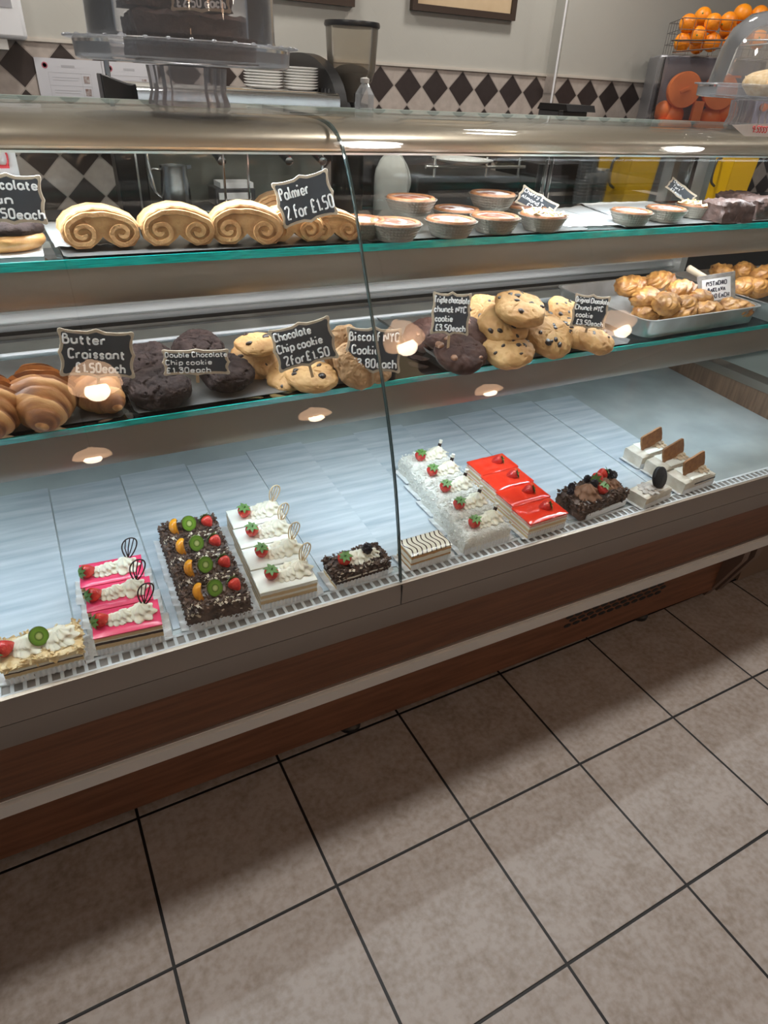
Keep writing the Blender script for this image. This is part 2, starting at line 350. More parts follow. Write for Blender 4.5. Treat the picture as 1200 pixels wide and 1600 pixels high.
# floor: square tiles turned a little against the counter, black joints
def floor_mat():
    m = bpy.data.materials.new('floor_tiles'); t, N, L, P = nodes(m)
    tc = N.new('ShaderNodeTexCoord'); sp = N.new('ShaderNodeSeparateXYZ'); L.new(tc.outputs['Object'], sp.inputs[0])
    c, s = math.cos(.0154), math.sin(.0154); mu = lambda a, b: math_node(N, L, 'MULTIPLY', a, b); ad = lambda a, b: math_node(N, L, 'ADD', a, b)
    a = ad(mu(sp.outputs['X'], c/.33), mu(sp.outputs['Y'], s/.33)); b = ad(mu(sp.outputs['X'], -s/.33), mu(sp.outputs['Y'], c/.33))
    u = ad(a, .0413+40); v = ad(b, -1.9824+40); fu = math_node(N, L, 'FRACT', u); fv = math_node(N, L, 'FRACT', v)
    du = math_node(N, L, 'MINIMUM', fu, math_node(N, L, 'SUBTRACT', 1, fu)); dv = math_node(N, L, 'MINIMUM', fv, math_node(N, L, 'SUBTRACT', 1, fv))
    d = math_node(N, L, 'MINIMUM', du, dv); msk = math_node(N, L, 'GREATER_THAN', d, .0092)
    cb = N.new('ShaderNodeCombineXYZ'); L.new(math_node(N, L, 'FLOOR', u), cb.inputs[0]); L.new(math_node(N, L, 'FLOOR', v), cb.inputs[1])
    wn = N.new('ShaderNodeTexWhiteNoise'); L.new(cb.outputs[0], wn.inputs[0])
    n1 = N.new('ShaderNodeTexNoise'); n1.inputs['Scale'].default_value = 14; n1.inputs['Detail'].default_value = 6; L.new(tc.outputs['Object'], n1.inputs[0])
    n2 = N.new('ShaderNodeTexNoise'); n2.inputs['Scale'].default_value = 70; n2.inputs['Detail'].default_value = 7; L.new(tc.outputs['Object'], n2.inputs[0])
    k = ad(ad(mu(n1.outputs[0], .40), mu(n2.outputs[0], .55)), mu(wn.outputs[0], .06))
    r = N.new('ShaderNodeValToRGB'); e = r.color_ramp.elements; e[0].position = .36; e[0].color = (.212, .176, .150, 1); e[1].position = .60; e[1].color = (.315, .285, .268, 1)
    L.new(k, r.inputs[0]); mx = N.new('ShaderNodeMix'); mx.data_type = 'RGBA'; L.new(msk, mx.inputs[0]); mx.inputs[6].default_value = (.004, .004, .005, 1); L.new(r.outputs[0], mx.inputs[7])
    L.new(mx.outputs[2], P.inputs['Base Color']); P.inputs['Roughness'].default_value = .48; P.inputs['Specular IOR Level'].default_value = .3
    bp = N.new('ShaderNodeBump'); bp.inputs['Strength'].default_value = .4; bp.inputs['Distance'].default_value = .002
    sm = N.new('ShaderNodeMapRange'); sm.inputs[1].default_value = .004; sm.inputs[2].default_value = .014; L.new(d, sm.inputs[0])
    L.new(ad(sm.outputs[0], mu(n2.outputs[0], .12)), bp.inputs['Height']); L.new(bp.outputs[0], P.inputs['Normal']); return m
# wall: cream paint above a band of tiles set as diamonds
def wall_mat(name, ztop=1.449, x0=1.5045, paint=(.44, .43, .395)):
    m = bpy.data.materials.new(name); t, N, L, P = nodes(m); PT = .1424
    tc = N.new('ShaderNodeTexCoord'); sp = N.new('ShaderNodeSeparateXYZ'); L.new(tc.outputs['Object'], sp.inputs[0])
    mu = lambda a, b: math_node(N, L, 'MULTIPLY', a, b); ad = lambda a, b: math_node(N, L, 'ADD', a, b); sb = lambda a, b: math_node(N, L, 'SUBTRACT', a, b)
    fu = math_node(N, L, 'FRACT', ad(mu(sp.outputs['X'], 1/PT), -x0/PT+60)); fv = math_node(N, L, 'FRACT', ad(mu(sp.outputs['Z'], 1/PT), -ztop/PT+60))
    s = ad(math_node(N, L, 'ABSOLUTE', sb(fu, .5)), math_node(N, L, 'ABSOLUTE', sb(fv, .5)))
    dk = math_node(N, L, 'LESS_THAN', s, .5); jt = math_node(N, L, 'LESS_THAN', math_node(N, L, 'ABSOLUTE', sb(s, .5)), .022)
    ns = N.new('ShaderNodeTexNoise'); ns.inputs['Scale'].default_value = 35; L.new(tc.outputs['Object'], ns.inputs[0])
    n2 = N.new('ShaderNodeTexNoise'); n2.inputs['Scale'].default_value = 3; L.new(tc.outputs['Object'], n2.inputs[0])
    def mix(f, c1, c2):
        q = N.new('ShaderNodeMix'); q.data_type = 'RGBA'; L.new(f, q.inputs[0])
        for k, c in ((6, c1), (7, c2)):
            if isinstance(c, tuple): q.inputs[k].default_value = (*c, 1)
            else: L.new(c, q.inputs[k])
        return q.outputs[2]
    light = mix(ns.outputs[0], (.34, .29, .26), (.52, .46, .42)); darkc = mix(ns.outputs[0], (.030, .022, .021), (.048, .036, .034))
    tile = mix(jt, mix(dk, light, darkc), (.34, .30, .27)); pt = mix(n2.outputs[0], tuple(q*.93 for q in paint), paint)
    isp = math_node(N, L, 'GREATER_THAN', sp.outputs['Z'], ztop+.012); edge = math_node(N, L, 'GREATER_THAN', sp.outputs['Z'], ztop)
    L.new(mix(isp, mix(edge, tile, (.50, .46, .41)), pt), P.inputs['Base Color'])
    rg = N.new('ShaderNodeMapRange'); L.new(isp, rg.inputs[0]); rg.inputs[3].default_value = .35; rg.inputs[4].default_value = .75; L.new(rg.outputs[0], P.inputs['Roughness'])
    bp = N.new('ShaderNodeBump'); bp.inputs['Strength'].default_value = .25; bp.inputs['Distance'].default_value = .003; L.new(ad(mu(jt, -.6), mu(ns.outputs[0], .5)), bp.inputs['Height']); L.new(bp.outputs[0], P.inputs['Normal'])
    return m

# ------------------------------------------------------------------ room shell
def struct(name, mb, m): o = mb.build(name, m, smooth=False); o['kind'] = 'structure'; return o
struct('floor', MB().box(-3.5, 6, -4.5, 3.3, -0.06, 0), floor_mat())
struct('wall_back', MB().box(-3.5, 2.485, 3.10, 3.3, 0, 2.7), wall_mat('wall_tiled'))
struct('wall_right', MB().box(2.485, 6, 3.01, 3.3, 0, 2.7), wall_mat('wall_tiled_right', x0=1.5045-0.02))
struct('ceiling', MB().box(-3.5, 6, -4.5, 3.3, 2.7, 2.76), M['ceiling'])
struct('trim_1', MB().box(-3.5, 2.485, 3.092, 3.10, 1.449, 1.459), mat('tile_cap', (.52, .48, .43), .4))
struct('trim_2', MB().box(2.478, 6, 3.002, 3.01, 1.449, 1.459), mat('tile_cap_right', (.52, .48, .43), .4))
DL = None
for i, (x, y) in enumerate(DOWNLIGHTS):
    lab = 'round white downlight in the ceiling ' + ['above the left end of the display case', 'above the biscuit topped slices', 'above the right hand display case', 'above the coffee machine', 'above the orange juicer'][i]
    if DL is None:
        DL = thing('downlight', lab, 'ceiling light', (x, y, 2.7), group='ceiling downlights')
        MB().lathe([(0.17, 0), (0.17, -0.02), (0.15, -0.03), (0.15, -0.012)], 32).build('housing', M['white_plastic'], DL)
        MB().lathe([(0.145, -0.014), (0.145, -0.018), (0.0, -0.02)], 32).build('diffuser', M['downlight'], DL)
    else: clone(DL, lab, (x, y, 2.7))
PEND = [(0.17, -0.64, 2.10, 'nearest the croissants'), (1.60, -0.60, 2.10, 'nearest the triple chocolate cookies'), (3.15, -0.75, 2.10, 'nearest the baklava'),
        (0.13, -1.85, 2.02, 'second row, in line with the croissants'), (1.42, -1.70, 2.02, 'second row, in line with the cookies'), (2.85, -1.90, 2.02, 'second row, in line with the biscuit slices')]
PD = None
for i, (x, y, z, wh) in enumerate(PEND):
    lab = 'copper pendant lamp on the customer side, ' + wh
    if PD is None:
        PD = thing('pendant_lamp', lab, 'lamp', (x, y, z), group='copper pendant lamps')
        prof = [(0.105, -.06), (0.103, -.03), (.095, .0), (.078, .035), (.05, .06), (.02, .07), (.018, .09)]
        MB().lathe(prof+[(r-.003, zz-.003) for r, zz in reversed(prof[:-1])], 32).build('shade', M['copper'], PD)
        MB().blob((0, 0, .008), (.027, .027, .034)).build('bulb', M['bulb'], PD)
        MB().tube([(0, 0, .085), (0, 0, .59)], .003).build('cord', M['black'], PD)
    else: clone(PD, lab, (x, y, z))
    l = bpy.data.lights.new('pendant_glow', 'POINT'); l.energy = 4; l.color = WARM; l.shadow_soft_size = .05
    lo = link(bpy.data.objects.new('pendant_glow', l)); lo.location = (x, y, z-.09)

# ------------------------------------------------------------------ display case
XL, XR, XS = -0.75, 1.90, 0.5195
DS = 0.055
TILT = math.atan(DS)
def zd(y): return 0.585+DS*(y-0.87)          # top of the boards lying on the sloping deck
XE = 1.955
nb = thing('display_case', 'second pastry counter adjoining the right end of the long one', 'display case', (0, 0, 0))
case = thing('display_case', 'long refrigerated glass pastry counter with taupe metal trim and brown wood front', 'display case', (0, 0, 0))
MB().box(XL, XR-.1, .985, 1.55, .035, .22).build('plinth', M['wood'], case)
for cs_, XA_, XB_ in ((case, XL, XE), (nb, XE+.002, 2.9)):
    MB().prism([(.925, .230), (.925, .259), (.932, .265), (.965, .265), (.965, .224), (.932, .224)], 'x', XA_, XB_).build('bumper_rail', M['bumper'], cs_)
for cs_, XA_, XB_ in ((case, XL, XE), (nb, XE+.002, 2.9)):
    MB().prism([(.928, .2675), (.928, .2705), (.965, .2705), (.965, .2675)], 'x', XA_, XB_).build('trim_strip', M['alu_light'], cs_)
for cs_, XA_, XB_ in ((case, XL, XE), (nb, XE+.002, 2.9)):
    MB().prism([(.874, .463), (.934, .272), (.97, .272), (.97, .463)], 'x', XA_, XB_).build('front_panel', M['wood'], cs_)
for cs_, XA_, XB_ in ((case, XL, XE), (nb, XE+.002, 2.9)):
    MB().prism([(.849, .584), (.846, .56), (.846, .536), (.88, .536), (.88, .584)], 'x', XA_, XB_).build('upper_fascia', M['fascia'], cs_)
for cs_, XA_, XB_ in ((case, XL, XE), (nb, XE+.002, 2.9)):
    MB().prism([(.848, .5325), (.853, .51), (.868, .464), (.90, .464), (.90, .5325)], 'x', XA_, XB_).build('lower_fascia', M['fascia'], cs_)
for cs_, XA_, XB_ in ((case, XL, XE), (nb, XE+.002, 2.9)):
    MB().prism([(.858, .538), (.858, .530), (.88, .530), (.88, .538)], 'x', XA_, XB_).build('shadow_gap', M['black'], cs_)
for cs_, XA_, XB_ in ((case, XL, XE), (nb, XE+.002, 2.9)):
    MB().prism([(.8475, .5842), (.8475, .5862), (.8545, .5870), (.8545, .5842)], 'x', XA_, XB_).build('glass_channel', M['alu'], cs_)
y0, y1 = .8548, .8835
for cs_, XA_, XB_ in ((case, XL, XE), (nb, XE+.002, 2.9)):
    g = MB(); x = XA_
    for a, b in ((y0, y0+.004), (y1-.006, y1)): g.box(XA_, XB_, a, b, .5835, .5865)
    while x < XB_: g.box(x, x+.0055, y0, y1, .5837, .5862); x += .0176
    g.build('air_grille', M['grille'], cs_, smooth=False)
for cs_, XA_, XB_ in ((case, XL, XE), (nb, XE+.002, 2.9)):
    MB().box(XA_, XB_, y0, y1, .560, .574).build('grille_trough', M['dark'], cs_)
MB().prism([(.884, zd(.884)-.008), (.884, zd(.884)-.003), (1.60, zd(1.60)-.003), (1.60, zd(1.6)-.008)], 'x', XL, XR).build('deck', M['deck'], case)
MB().box(XL, XR, 1.60, 1.63, .55, .885).build('back_panel', M['back_grey'], case)
MB().box(XL, XR, 1.44, 1.56, .868, .893).build('back_ledge', M['back_grey'], case)
MB().prism([(1.585, .908), (1.583, .918), (1.590, .930), (1.592, .943), (1.62, .943), (1.62, .908)], 'x', XL, 1.95).build('back_rail', M['rail'], case)
MB().prism([(1.580, .922), (1.580, .926), (1.59, .926), (1.59, .922)], 'x', XL, 1.95).build('rail_ridge', M['steel'], case)
for cs_, XA_, XB_ in ((case, XL, XE), (nb, XE+.002, 2.9)):
    MB().box(XA_, XB_, 1.60, 1.66, 1.300, 1.333).build('rear_top_rail', M['alu'], cs_)
for xa, xb in ((-.70, .452), (.505, 1.37), (1.385, 1.95)):
    MB().box(xa, xb, 1.640 if xa < .5 or xa > 1.38 else 1.652, 1.644 if xa < .5 or xa > 1.38 else 1.656, .94, 1.305).build('sliding_door', M['glass'], case, smooth=False)
    for xx in (xa, xb-.003): MB().box(xx, xx+.003, 1.637, 1.647, .94, 1.305).build('door_edge', M['chrome'], case)
# glass shelves with teal front edge, taupe valance and the strip lamp behind it
def valance(pts, name='shelf_valance'):
    for cs_, XA_, XB_ in ((case, XL, XE), (nb, XE+.002, 2.9)): MB().prism(pts, 'x', XA_, XB_).build(name, M['valance'], cs_)
for cs_, XA_, XB_ in ((case, XL, XE), (nb, XE+.002, 2.9)):
    MB().box(XA_, XB_, 1.0505, 1.42, .9035, .9125).build('glass_shelf', M['shelf_glass'], cs_, smooth=False, label='lower glass shelf')
for cs_, XA_, XB_ in ((case, XL, XE), (nb, XE+.002, 2.9)):
    MB().box(XA_, XB_, 1.0475, 1.0505, .9033, .9130).build('glass_shelf_edge', M['teal'], cs_, smooth=False)
valance([(1.052, .9025), (1.050, .880), (1.054, .852), (1.062, .834), (1.068, .8305), (1.074, .8320), (1.072, .86), (1.072, .9025)])
for cs_, XA_, XB_ in ((case, XL, XE), (nb, XE+.002, 2.9)):
    MB().box(XA_, XB_, 1.1605, 1.50, 1.1260, 1.1385).build('glass_shelf', M['shelf_glass'], cs_, smooth=False, label='upper glass shelf')
for cs_, XA_, XB_ in ((case, XL, XE), (nb, XE+.002, 2.9)):
    MB().box(XA_, XB_, 1.1575, 1.1605, 1.1258, 1.1390).build('glass_shelf_edge', M['teal'], cs_, smooth=False)
valance([(1.162, 1.125), (1.159, 1.105), (1.162, 1.082), (1.170, 1.067), (1.176, 1.0635), (1.182, 1.066), (1.180, 1.09), (1.180, 1.125)])
for cs_, XA_, XB_ in ((case, XL, XE), (nb, XE+.002, 2.9)):
    MB().box(XA_, XB_, 1.418, 1.424, .9035, .9165).build('shelf_lip', M['white_plastic'], cs_)
for yy, zz in ((1.095, .878), (1.20, 1.106), (1.235, 1.2835)):
    MB().tube([(XL+.05, yy, zz), (1.85, yy, zz)], .005, 8).build('strip_lamp', M['tube'], case)
for xx in (-.72, 1.93):
    b = MB(); b.box(xx, xx+.012, 1.08, 1.60, .895, .903).box(xx, xx+.012, 1.20, 1.60, 1.117, 1.125).box(xx-.008, xx+.02, 1.56, 1.60, .60, 1.32)
    b.build('shelf_bracket', M['alu_light'], case)
MB().box(XS-.0008, XS+.0008, .8452, .848, .5365, .583).build('panel_joint', M['black'], case)
# canopy, curved front glass in two panes, top glass
for cs_, XA_, XB_ in ((case, XL, XE), (nb, XE+.002, 2.9)):
    MB().prism([(1.193, 1.2835), (1.186, 1.290), (1.187, 1.300), (1.197, 1.310), (1.214, 1.319), (1.24, 1.3235), (1.30, 1.3255), (1.42, 1.326), (1.42, 1.315), (1.28, 1.312), (1.26, 1.289), (1.205, 1.2845)], 'x', XA_, XB_).build('canopy', M['alu'], cs_)
for cs_, XA_, XB_ in ((case, XL, XE), (nb, XE+.002, 2.9)):
    MB().box(XA_, XB_, 1.190, 1.200, 1.2805, 1.2838).build('canopy_edge', M['alu_light'], cs_)
GP = [(.8505, .5885), (.866, .668), (.897, .790), (.942, .908), (.988, 1.000), (1.037, 1.094), (1.081, 1.188), (1.104, 1.234), (1.128, 1.272), (1.148, 1.298), (1.172, 1.316), (1.204, 1.3285), (1.245, 1.3345), (1.30, 1.3365), (1.56, 1.338)]
cv = [Vector(p) for p in chaikin([(a, b, 0) for a, b in GP], 2)]
def offs(c, d):
    o = []
    for k, p in enumerate(c):
        t = c[min(k+1, len(c)-1)]-c[max(k-1, 0)]; t.normalize(); o.append(p+Vector((-t.y, t.x, 0))*d)
    return o
inn = offs(cv, -.006)
sec = [(p.x, p.y) for p in cv]+[(p.x, p.y) for p in reversed(inn)]
def glass_pane(xa, xb, case, lab):
    m = MB(); n = len(cv)
    for cc, s in ((cv, 1), (inn, -1)):
        m.add([(xa, p.x, p.y) for p in cc]+[(xb, p.x, p.y) for p in cc], [(i, i+1, n+i+1, n+i) for i in range(n-1)])
    g = m.build('front_glass', M['glass'], case, label=lab)
    for xx in (xa, xb):
        ed = MB()
        n2 = len(sec); ed.add([(xx-.0009, a, b) for a, b in sec]+[(xx+.0009, a, b) for a, b in sec], [(i, (i+1) % n2, n2+(i+1) % n2, n2+i) for i in range(n2)])
        ed.add([(xx, a, b) for a, b in sec], [(i, i+1, n2-2-i, n2-1-i) for i in range(n-1)])
        ed.build('glass_edge', M['glass_edge'], g)
glass_pane(XL, XS-.0012, case, 'left curved glass pane'); glass_pane(XS+.0012, XE, case, 'right curved glass pane'); glass_pane(XE+.002, 2.9, nb, None)
for cs_, XA_, XB_ in ((case, XL, XE), (nb, XE+.002, 2.9)):
    MB().box(XA_, XB_, 1.557, 1.562, 1.331, 1.3385).build('top_glass_edge', mat('glass_edge_pale', (.42, .48, .44), .2), cs_)
# right end of the chilled well, vent, feet, brackets
MB().box(XR, XR+.012, .885, 1.60, .585, .665).build('end_panel', M['wood_end'], case, label='oak veneered end wall of the well')
MB().box(XR-.002, XR+.055, .875, 1.62, .665, .69).build('end_cap', M['alu'], case)
v = MB()
for r in range(4):
    for k in range(12):
        cx = 1.165+k*.0325+(.016 if r % 2 else 0); cz = .118+r*.0165
        v.prism([(cx+.0138*math.cos(a), cz+.0066*math.sin(a)) for a in [2*PI*q/12 for q in range(12)]], 'y', .9838, .986)
v.build('vent_slots', M['black'], case)
for xx in (-.5, .5, 1.515):
    MB().lathe([(.03, 0), (.03, .012), (.018, .02), (.015, .045)], 16, (xx, 1.02, 0)).build('foot', M['black'], case)
br = MB()
for xx in (1.80, 1.86): br.prism([(1.0, .0), (.93, .19), (.93, .222), (1.07, .222), (1.06, .0)], 'x', xx, xx+.028)
br.build('corner_bracket', mat('bracket_brown', (.15, .10, .075), .45), case)
# neighbouring case beyond the end cap
MB().box(1.96, 2.9, .90, 1.60, .605, .612).build('deck', mat('pale_deck', (.50, .60, .60), .3, .4), nb)
MB().box(1.957, 2.9, 1.60, 1.63, .55, .885).build('back_panel', M['back_grey'], nb)
MB().box(1.96, 2.9, 1.00, 1.55, .012, .21).build('plinth', mat('plinth_taupe', (.17, .115, .08), .45), nb)
MB().box(1.958, 1.985, .885, 1.60, .612, .664).build('side_frame', mat('frame_brown', (.09, .06, .05), .4), nb)

# ------------------------------------------------------------------ lettering and signs
GLY = {'a': (5, '45 36 16 05 03 12 32 44|46 43 52'), 'b': (5, '09 02|05 16 36 45 43 32 12 03'), 'c': (4, '35 26 16 05 03 12 22 33'), 'd': (5, '45 36 16 05 03 12 32 43|49 42'),
 'e': (5, '04 44 45 36 16 05 03 12 32 43'), 'f': (4, '39 29 18 12|06 36'), 'g': (5, '45 36 16 05 04 13 33 44|46 41 30 10 01'), 'h': (5, '09 02|05 16 36 45 42'), 'i': (2, '06 02|09 08'),
 'k': (4, '09 02|36 04 32'), 'l': (2, '09 03 12'), 'm': (7, '06 02|05 16 26 35 32|35 46 56 65 62'), 'n': (5, '06 02|05 16 36 45 42'), 'o': (5, '16 05 03 12 32 43 45 36 16'),
 'p': (5, '06 00|05 16 36 45 43 32 12 03'), 'r': (4, '06 02|04 16 36'), 's': (4, '35 26 16 05 14 24 33 22 12 03'), 't': (4, '18 13 22 32|06 36'), 'u': (5, '06 03 12 32 43|46 42'),
 'v': (5, '06 22 46'), 'w': (7, '06 12 34 52 66'), 'y': (5, '06 23|46 20 00'), 'B': (5, '02 09 29 38 37 26 06|26 36 45 43 32 02'), 'C': (5, '48 39 19 08 03 12 32 43'),
 'D': (5, '02 09 29 48 43 22 02'), 'N': (6, '02 09 52 59'), 'O': (6, '19 08 03 12 42 53 58 49 19'), 'P': (5, '02 09 39 48 47 36 06'), 'T': (6, '09 59|29 22'), 'Y': (5, '09 26 49|26 22'),
 'A': (5, '02 29 42|15 35'), 'S': (5, '48 39 19 08 17 36 44 33 22 12 03'), 'I': (2, '09 02'), 'H': (5, '09 02|49 42|05 45'), 'K': (5, '09 02|49 05 42'), 'L': (4, '09 02 32'), 'V': (5, '09 22 49'), 'E': (4, '39 09 02 32|06 26'),
 '0': (5, '19 08 03 12 32 43 48 39 19'), '1': (3, '17 29 22'), '2': (5, '08 19 39 48 47 02 42'), '3': (5, '08 19 39 48 37 16|16 36 45 43 32 12 03'), '4': (5, '29 04 44|37 32'), '5': (5, '49 09 06 36 45 43 32 02'),
 '8': (5, '19 08 07 16 36 45 43 32 12 03 05 16|36 47 48 39 19'), '9': (5, '46 16 07 08 19 39 48 46 32'), '£': (5, '48 39 29 18 13 02 42|05 35'), '.': (2, '02 03'), ':': (2, '02 03|05 06'), '&': (5, '42 08 19 28 04 03 12 22 44'), '-': (4, '05 35')}
def text_width(s): return sum(GLY[c][0]+1.2 if c in GLY else 2.6 for c in s)-1.2
def lettering(mb, s, x, z, h, r, width=None, y=0.0, rot=0.0):
    # one line of hand lettering in the x-z plane, baseline start (x, z), capital height h
    k = h/7; kx = k*0.92
    if width: kx = min(kx*1.35, width/text_width(s))
    cx = x; cr, sr = math.cos(rot), math.sin(rot)
    for c in s:
        if c not in GLY: cx += 2.6*kx; continue
        w_, st = GLY[c]; jz = random.uniform(-.25, .25)*k
        for stroke in st.split('|'):
            p = [(cx+int(q[0])*kx-x, 0, (int(q[1])-2)*k+jz) for q in stroke.split()]
            p = [(x+a*cr-b*sr, y, z+a*sr+b*cr) for a, _, b in p]
            if len(p) > 2: p = chaikin(p, 1)
            mb.tube(p, r, 5)
        cx += (w_+1.2)*kx
Q = [(0, 1.0), (.10, .95), (.24, .885), (.55, .885), (.80, .92), (.90, .97), (.965, .93), (.975, .82), (.93, .62), (.92, .38), (.955, .14), (1.0, 0)]
def plaque(a, b):
    q = [(x*a, z*b) for x, z in Q]
    return q+[(x, -z) for x, z in reversed(q[:-1])]+[(-x, -z) for x, z in q[1:]]+[(-x, z) for x, z in reversed(q[1:-1])]
def sign(label, px, py, Y, wpx, hpx, ang, lines, group='chalkboard price signs', stick=.02, lean=0.55, rect=False, pad=.84):
    P = aty(px, py, Y); dep = (P-CAM).dot(fwd); n = (CAM-P).normalized(); n.x *= .75; n.z *= lean; n.normalize()
    up = (Vector((0, 0, 1))-n*n.z).normalized(); right = up.cross(n)
    f1 = lambda v: math.hypot(proj(P+v*.01)[0]-proj(P)[0], proj(P+v*.01)[1]-proj(P)[1])/.01
    a = proj(P); b = proj(P+right*.01); a0 = math.atan2(b[1]-a[1], b[0]-a[0]); d = a0-math.radians(ang)
    right, up = right*math.cos(d)+up*math.sin(d), up*math.cos(d)-right*math.sin(d)
    W, H = wpx/f1(right)/2, hpx/f1(up)/2
    yv = up.cross(right); base = P-up*(H+stick)
    t = thing('price_sign', label, 'sign', group=group)
    t.matrix_world = Matrix(((right.x, yv.x, up.x, base.x), (right.y, yv.y, up.y, base.y), (right.z, yv.z, up.z, base.z), (0, 0, 0, 1)))
    C = T(0, 0, H+stick)
    fit = .005 if not rect else .011
    pl = plaque(W, H) if not rect else [(-W, -H), (W, -H), (W, H), (-W, H)]
    pi = plaque(W-fit, H-fit) if not rect else [(-W+fit, -H+fit), (W-fit, -H+fit), (W-fit, H-fit), (-W+fit, H-fit)]
    MB().prism(pl, 'y', -.0015, .0025, C).build('frame', M['rim_grey' if rect else 'rim'], t, smooth=False, bevel=.0008)
    MB().prism(pi, 'y', -.0022, 0, C).build('board', M['paper' if rect else 'slate'], t, smooth=False)
    tx = MB(); k = len(lines); z = H*pad*.98
    tot = sum(l[1] for l in lines); sc = 2*H*pad/tot
    for s, rel, x0, x1 in lines:
        hh = rel*sc; z -= hh
        lettering(tx, s, -W+2*W*x0, z+hh*.22, hh*.62, min(.0016, max(.0006, hh*.078)), width=2*W*(x1-x0), y=-.0024)
    tx.v = [tuple(C @ Vector(v)) for v in tx.v]
    tx.build('lettering', M['ink' if rect else 'chalk'], t)
    if stick > 0: MB().box(-.0025, .0025, 0, .002, 0, stick+H*.3).build('stick', M['stick'], t, smooth=False)
    return t

# ------------------------------------------------------------------ toppings (each adds a part under a cake)
def rosette(mb, x, y, z, r, h, ell=1.0, lobes=7):
    r *= 1.14; h *= 1.12; prof = []
    for k in range(15):
        q = k/14; prof.append((r*(1-q**1.5)*(1+.10*math.sin(q*4*PI))+.0006, z+h*q))
    mb.lathe(prof, 42, (x, y, 0), None, lobes, .15, .55, ell)
def shell(mb, x, y, z, r, h, dx):      # piped border of overlapping rosettes
    for k in range(3): rosette(mb, x+dx*(k-1), y+random.uniform(-.002, .002), z, r*(.86+.1*k), h*(.8+.1*k))
def strawberry(parent, x, y, z, r=.0105, rx=0, rz=0, half=False, leafy=True):
    prof = [(.0005, -1.15), (.35, -.95), (.68, -.5), (.93, 0), (1.0, .38), (.86, .75), (.5, .95), (.05, .98)]
    pp = chaikin([(a, 0, b) for a, b in prof], 1)
    r *= 1.2; Mx = T(x, y, z) @ R('Z', rz) @ R('X', rx)
    o = MB().lathe([(p.x*r, p.z*r) for p in pp], 20, (0, 0, 0), Mx, 5, .03).build('strawberry', M['straw'], parent)
    if leafy:
        l = MB()
        for k in range(7):
            a = 2*PI*k/7; L_ = r*random.uniform(.9, 1.25); d = Vector((math.cos(a), math.sin(a), 0)); e = Vector((-d.y, d.x, 0))
            p0 = Vector((0, 0, r*.98)); p1 = d*L_*.55+Vector((0, 0, r*1.15)); p2 = d*L_+Vector((0, 0, r*(.82+random.uniform(-.1, .35))))
            vs = [p0+e*r*.10, p1+e*r*.26, p2, p1-e*r*.26, p0-e*r*.10]; vs += [q+Vector((0, 0, r*.06)) for q in vs]
            l.add(vs, [(0, 1, 2, 3, 4), (9, 8, 7, 6, 5), (0, 5, 6, 1), (1, 6, 7, 2), (2, 7, 8, 3), (3, 8, 9, 4)], Mx)
        l.tube([(0, 0, r), (r*.15, 0, r*1.5)], r*.1, 6, Mx)
        l.build('calyx', M['leaf'], o)
    return o
def kiwi(parent, x, y, z, r=.014, rx=-35, rz=0):
    # disc whose flat face looks along local -y; a plain mesh turned as an object so its rings stay centred
    n = 28; sec = [(r*math.cos(2*PI*i/n), r*1.08*math.sin(2*PI*i/n)) for i in range(n)]
    o = MB().prism(sec, 'y', -.0022, .0022).build('kiwi_slice', M['kiwi'], parent, bevel=.0007)
    o.location = (x, y, z); o.rotation_euler = (math.radians(rx), 0, math.radians(rz)); return o
def peach(parent, x, y, z, r=.017, rz=0, rx=-20):
    Mx = T(x, y, z) @ R('Z', rz) @ R('X', rx)
    m = MB(); vs = []; fs = []; n = 10; k = 9
    for i in range(n+1):
        a = PI*i/n-PI/2; th = .0115*math.cos(a)**.5 if abs(math.cos(a)) > 1e-6 else .0003
        c = Vector((-r*.62*math.cos(a), 0, r*1.05*math.sin(a)))
        for j in range(k):
            b = 2*PI*j/k; vs.append(c+Vector((math.cos(b)*th*.62, math.sin(b)*th, 0)))
    for i in range(n):
        for j in range(k): fs.append((i*k+j, i*k+(j+1) % k, (i+1)*k+(j+1) % k, (i+1)*k+j))
    fs += [tuple(range(k)), tuple(range(n*k, n*k+k))]
    return m.add(vs, fs, Mx).build('peach_slice', M['peach'], parent)
def fan(parent, x, y, z, m_, s=.034, rz=20, ry=12):
    s *= 1.15; Mx = T(x, y, z) @ R('Z', rz) @ R('Y', ry) @ R('X', -8); b = MB()
    out = [(-.08, 0, 0), (-.30, 0, .50), (-.22, 0, .86), (.06, 0, 1.0), (.34, 0, .88), (.36, 0, .52), (.12, 0, .0)]
    o = [p*s for p in chaikin(out, 2, True)]; b.tube(o+[o[0]], .0013, 6, Mx)
    for k in range(3): b.tube([Vector((.02, 0, .02))*s, Vector((-.14+.14*k, 0, .5))*s, Vector((-.13+.17*k, 0, .93))*s], .0010, 6, Mx)
    return b.build('chocolate_fan', m_, parent)
def blackberry(mb, x, y, z, r=.010):
    for k in range(38):
        q = 1-2*(k+.5)/38; a = k*2.39996; s = math.sqrt(1-q*q)
        mb.blob((x+r*.8*s*math.cos(a), y+r*.8*s*math.sin(a), z+r*q*.95), (r*.27,)*3, 8, 6)
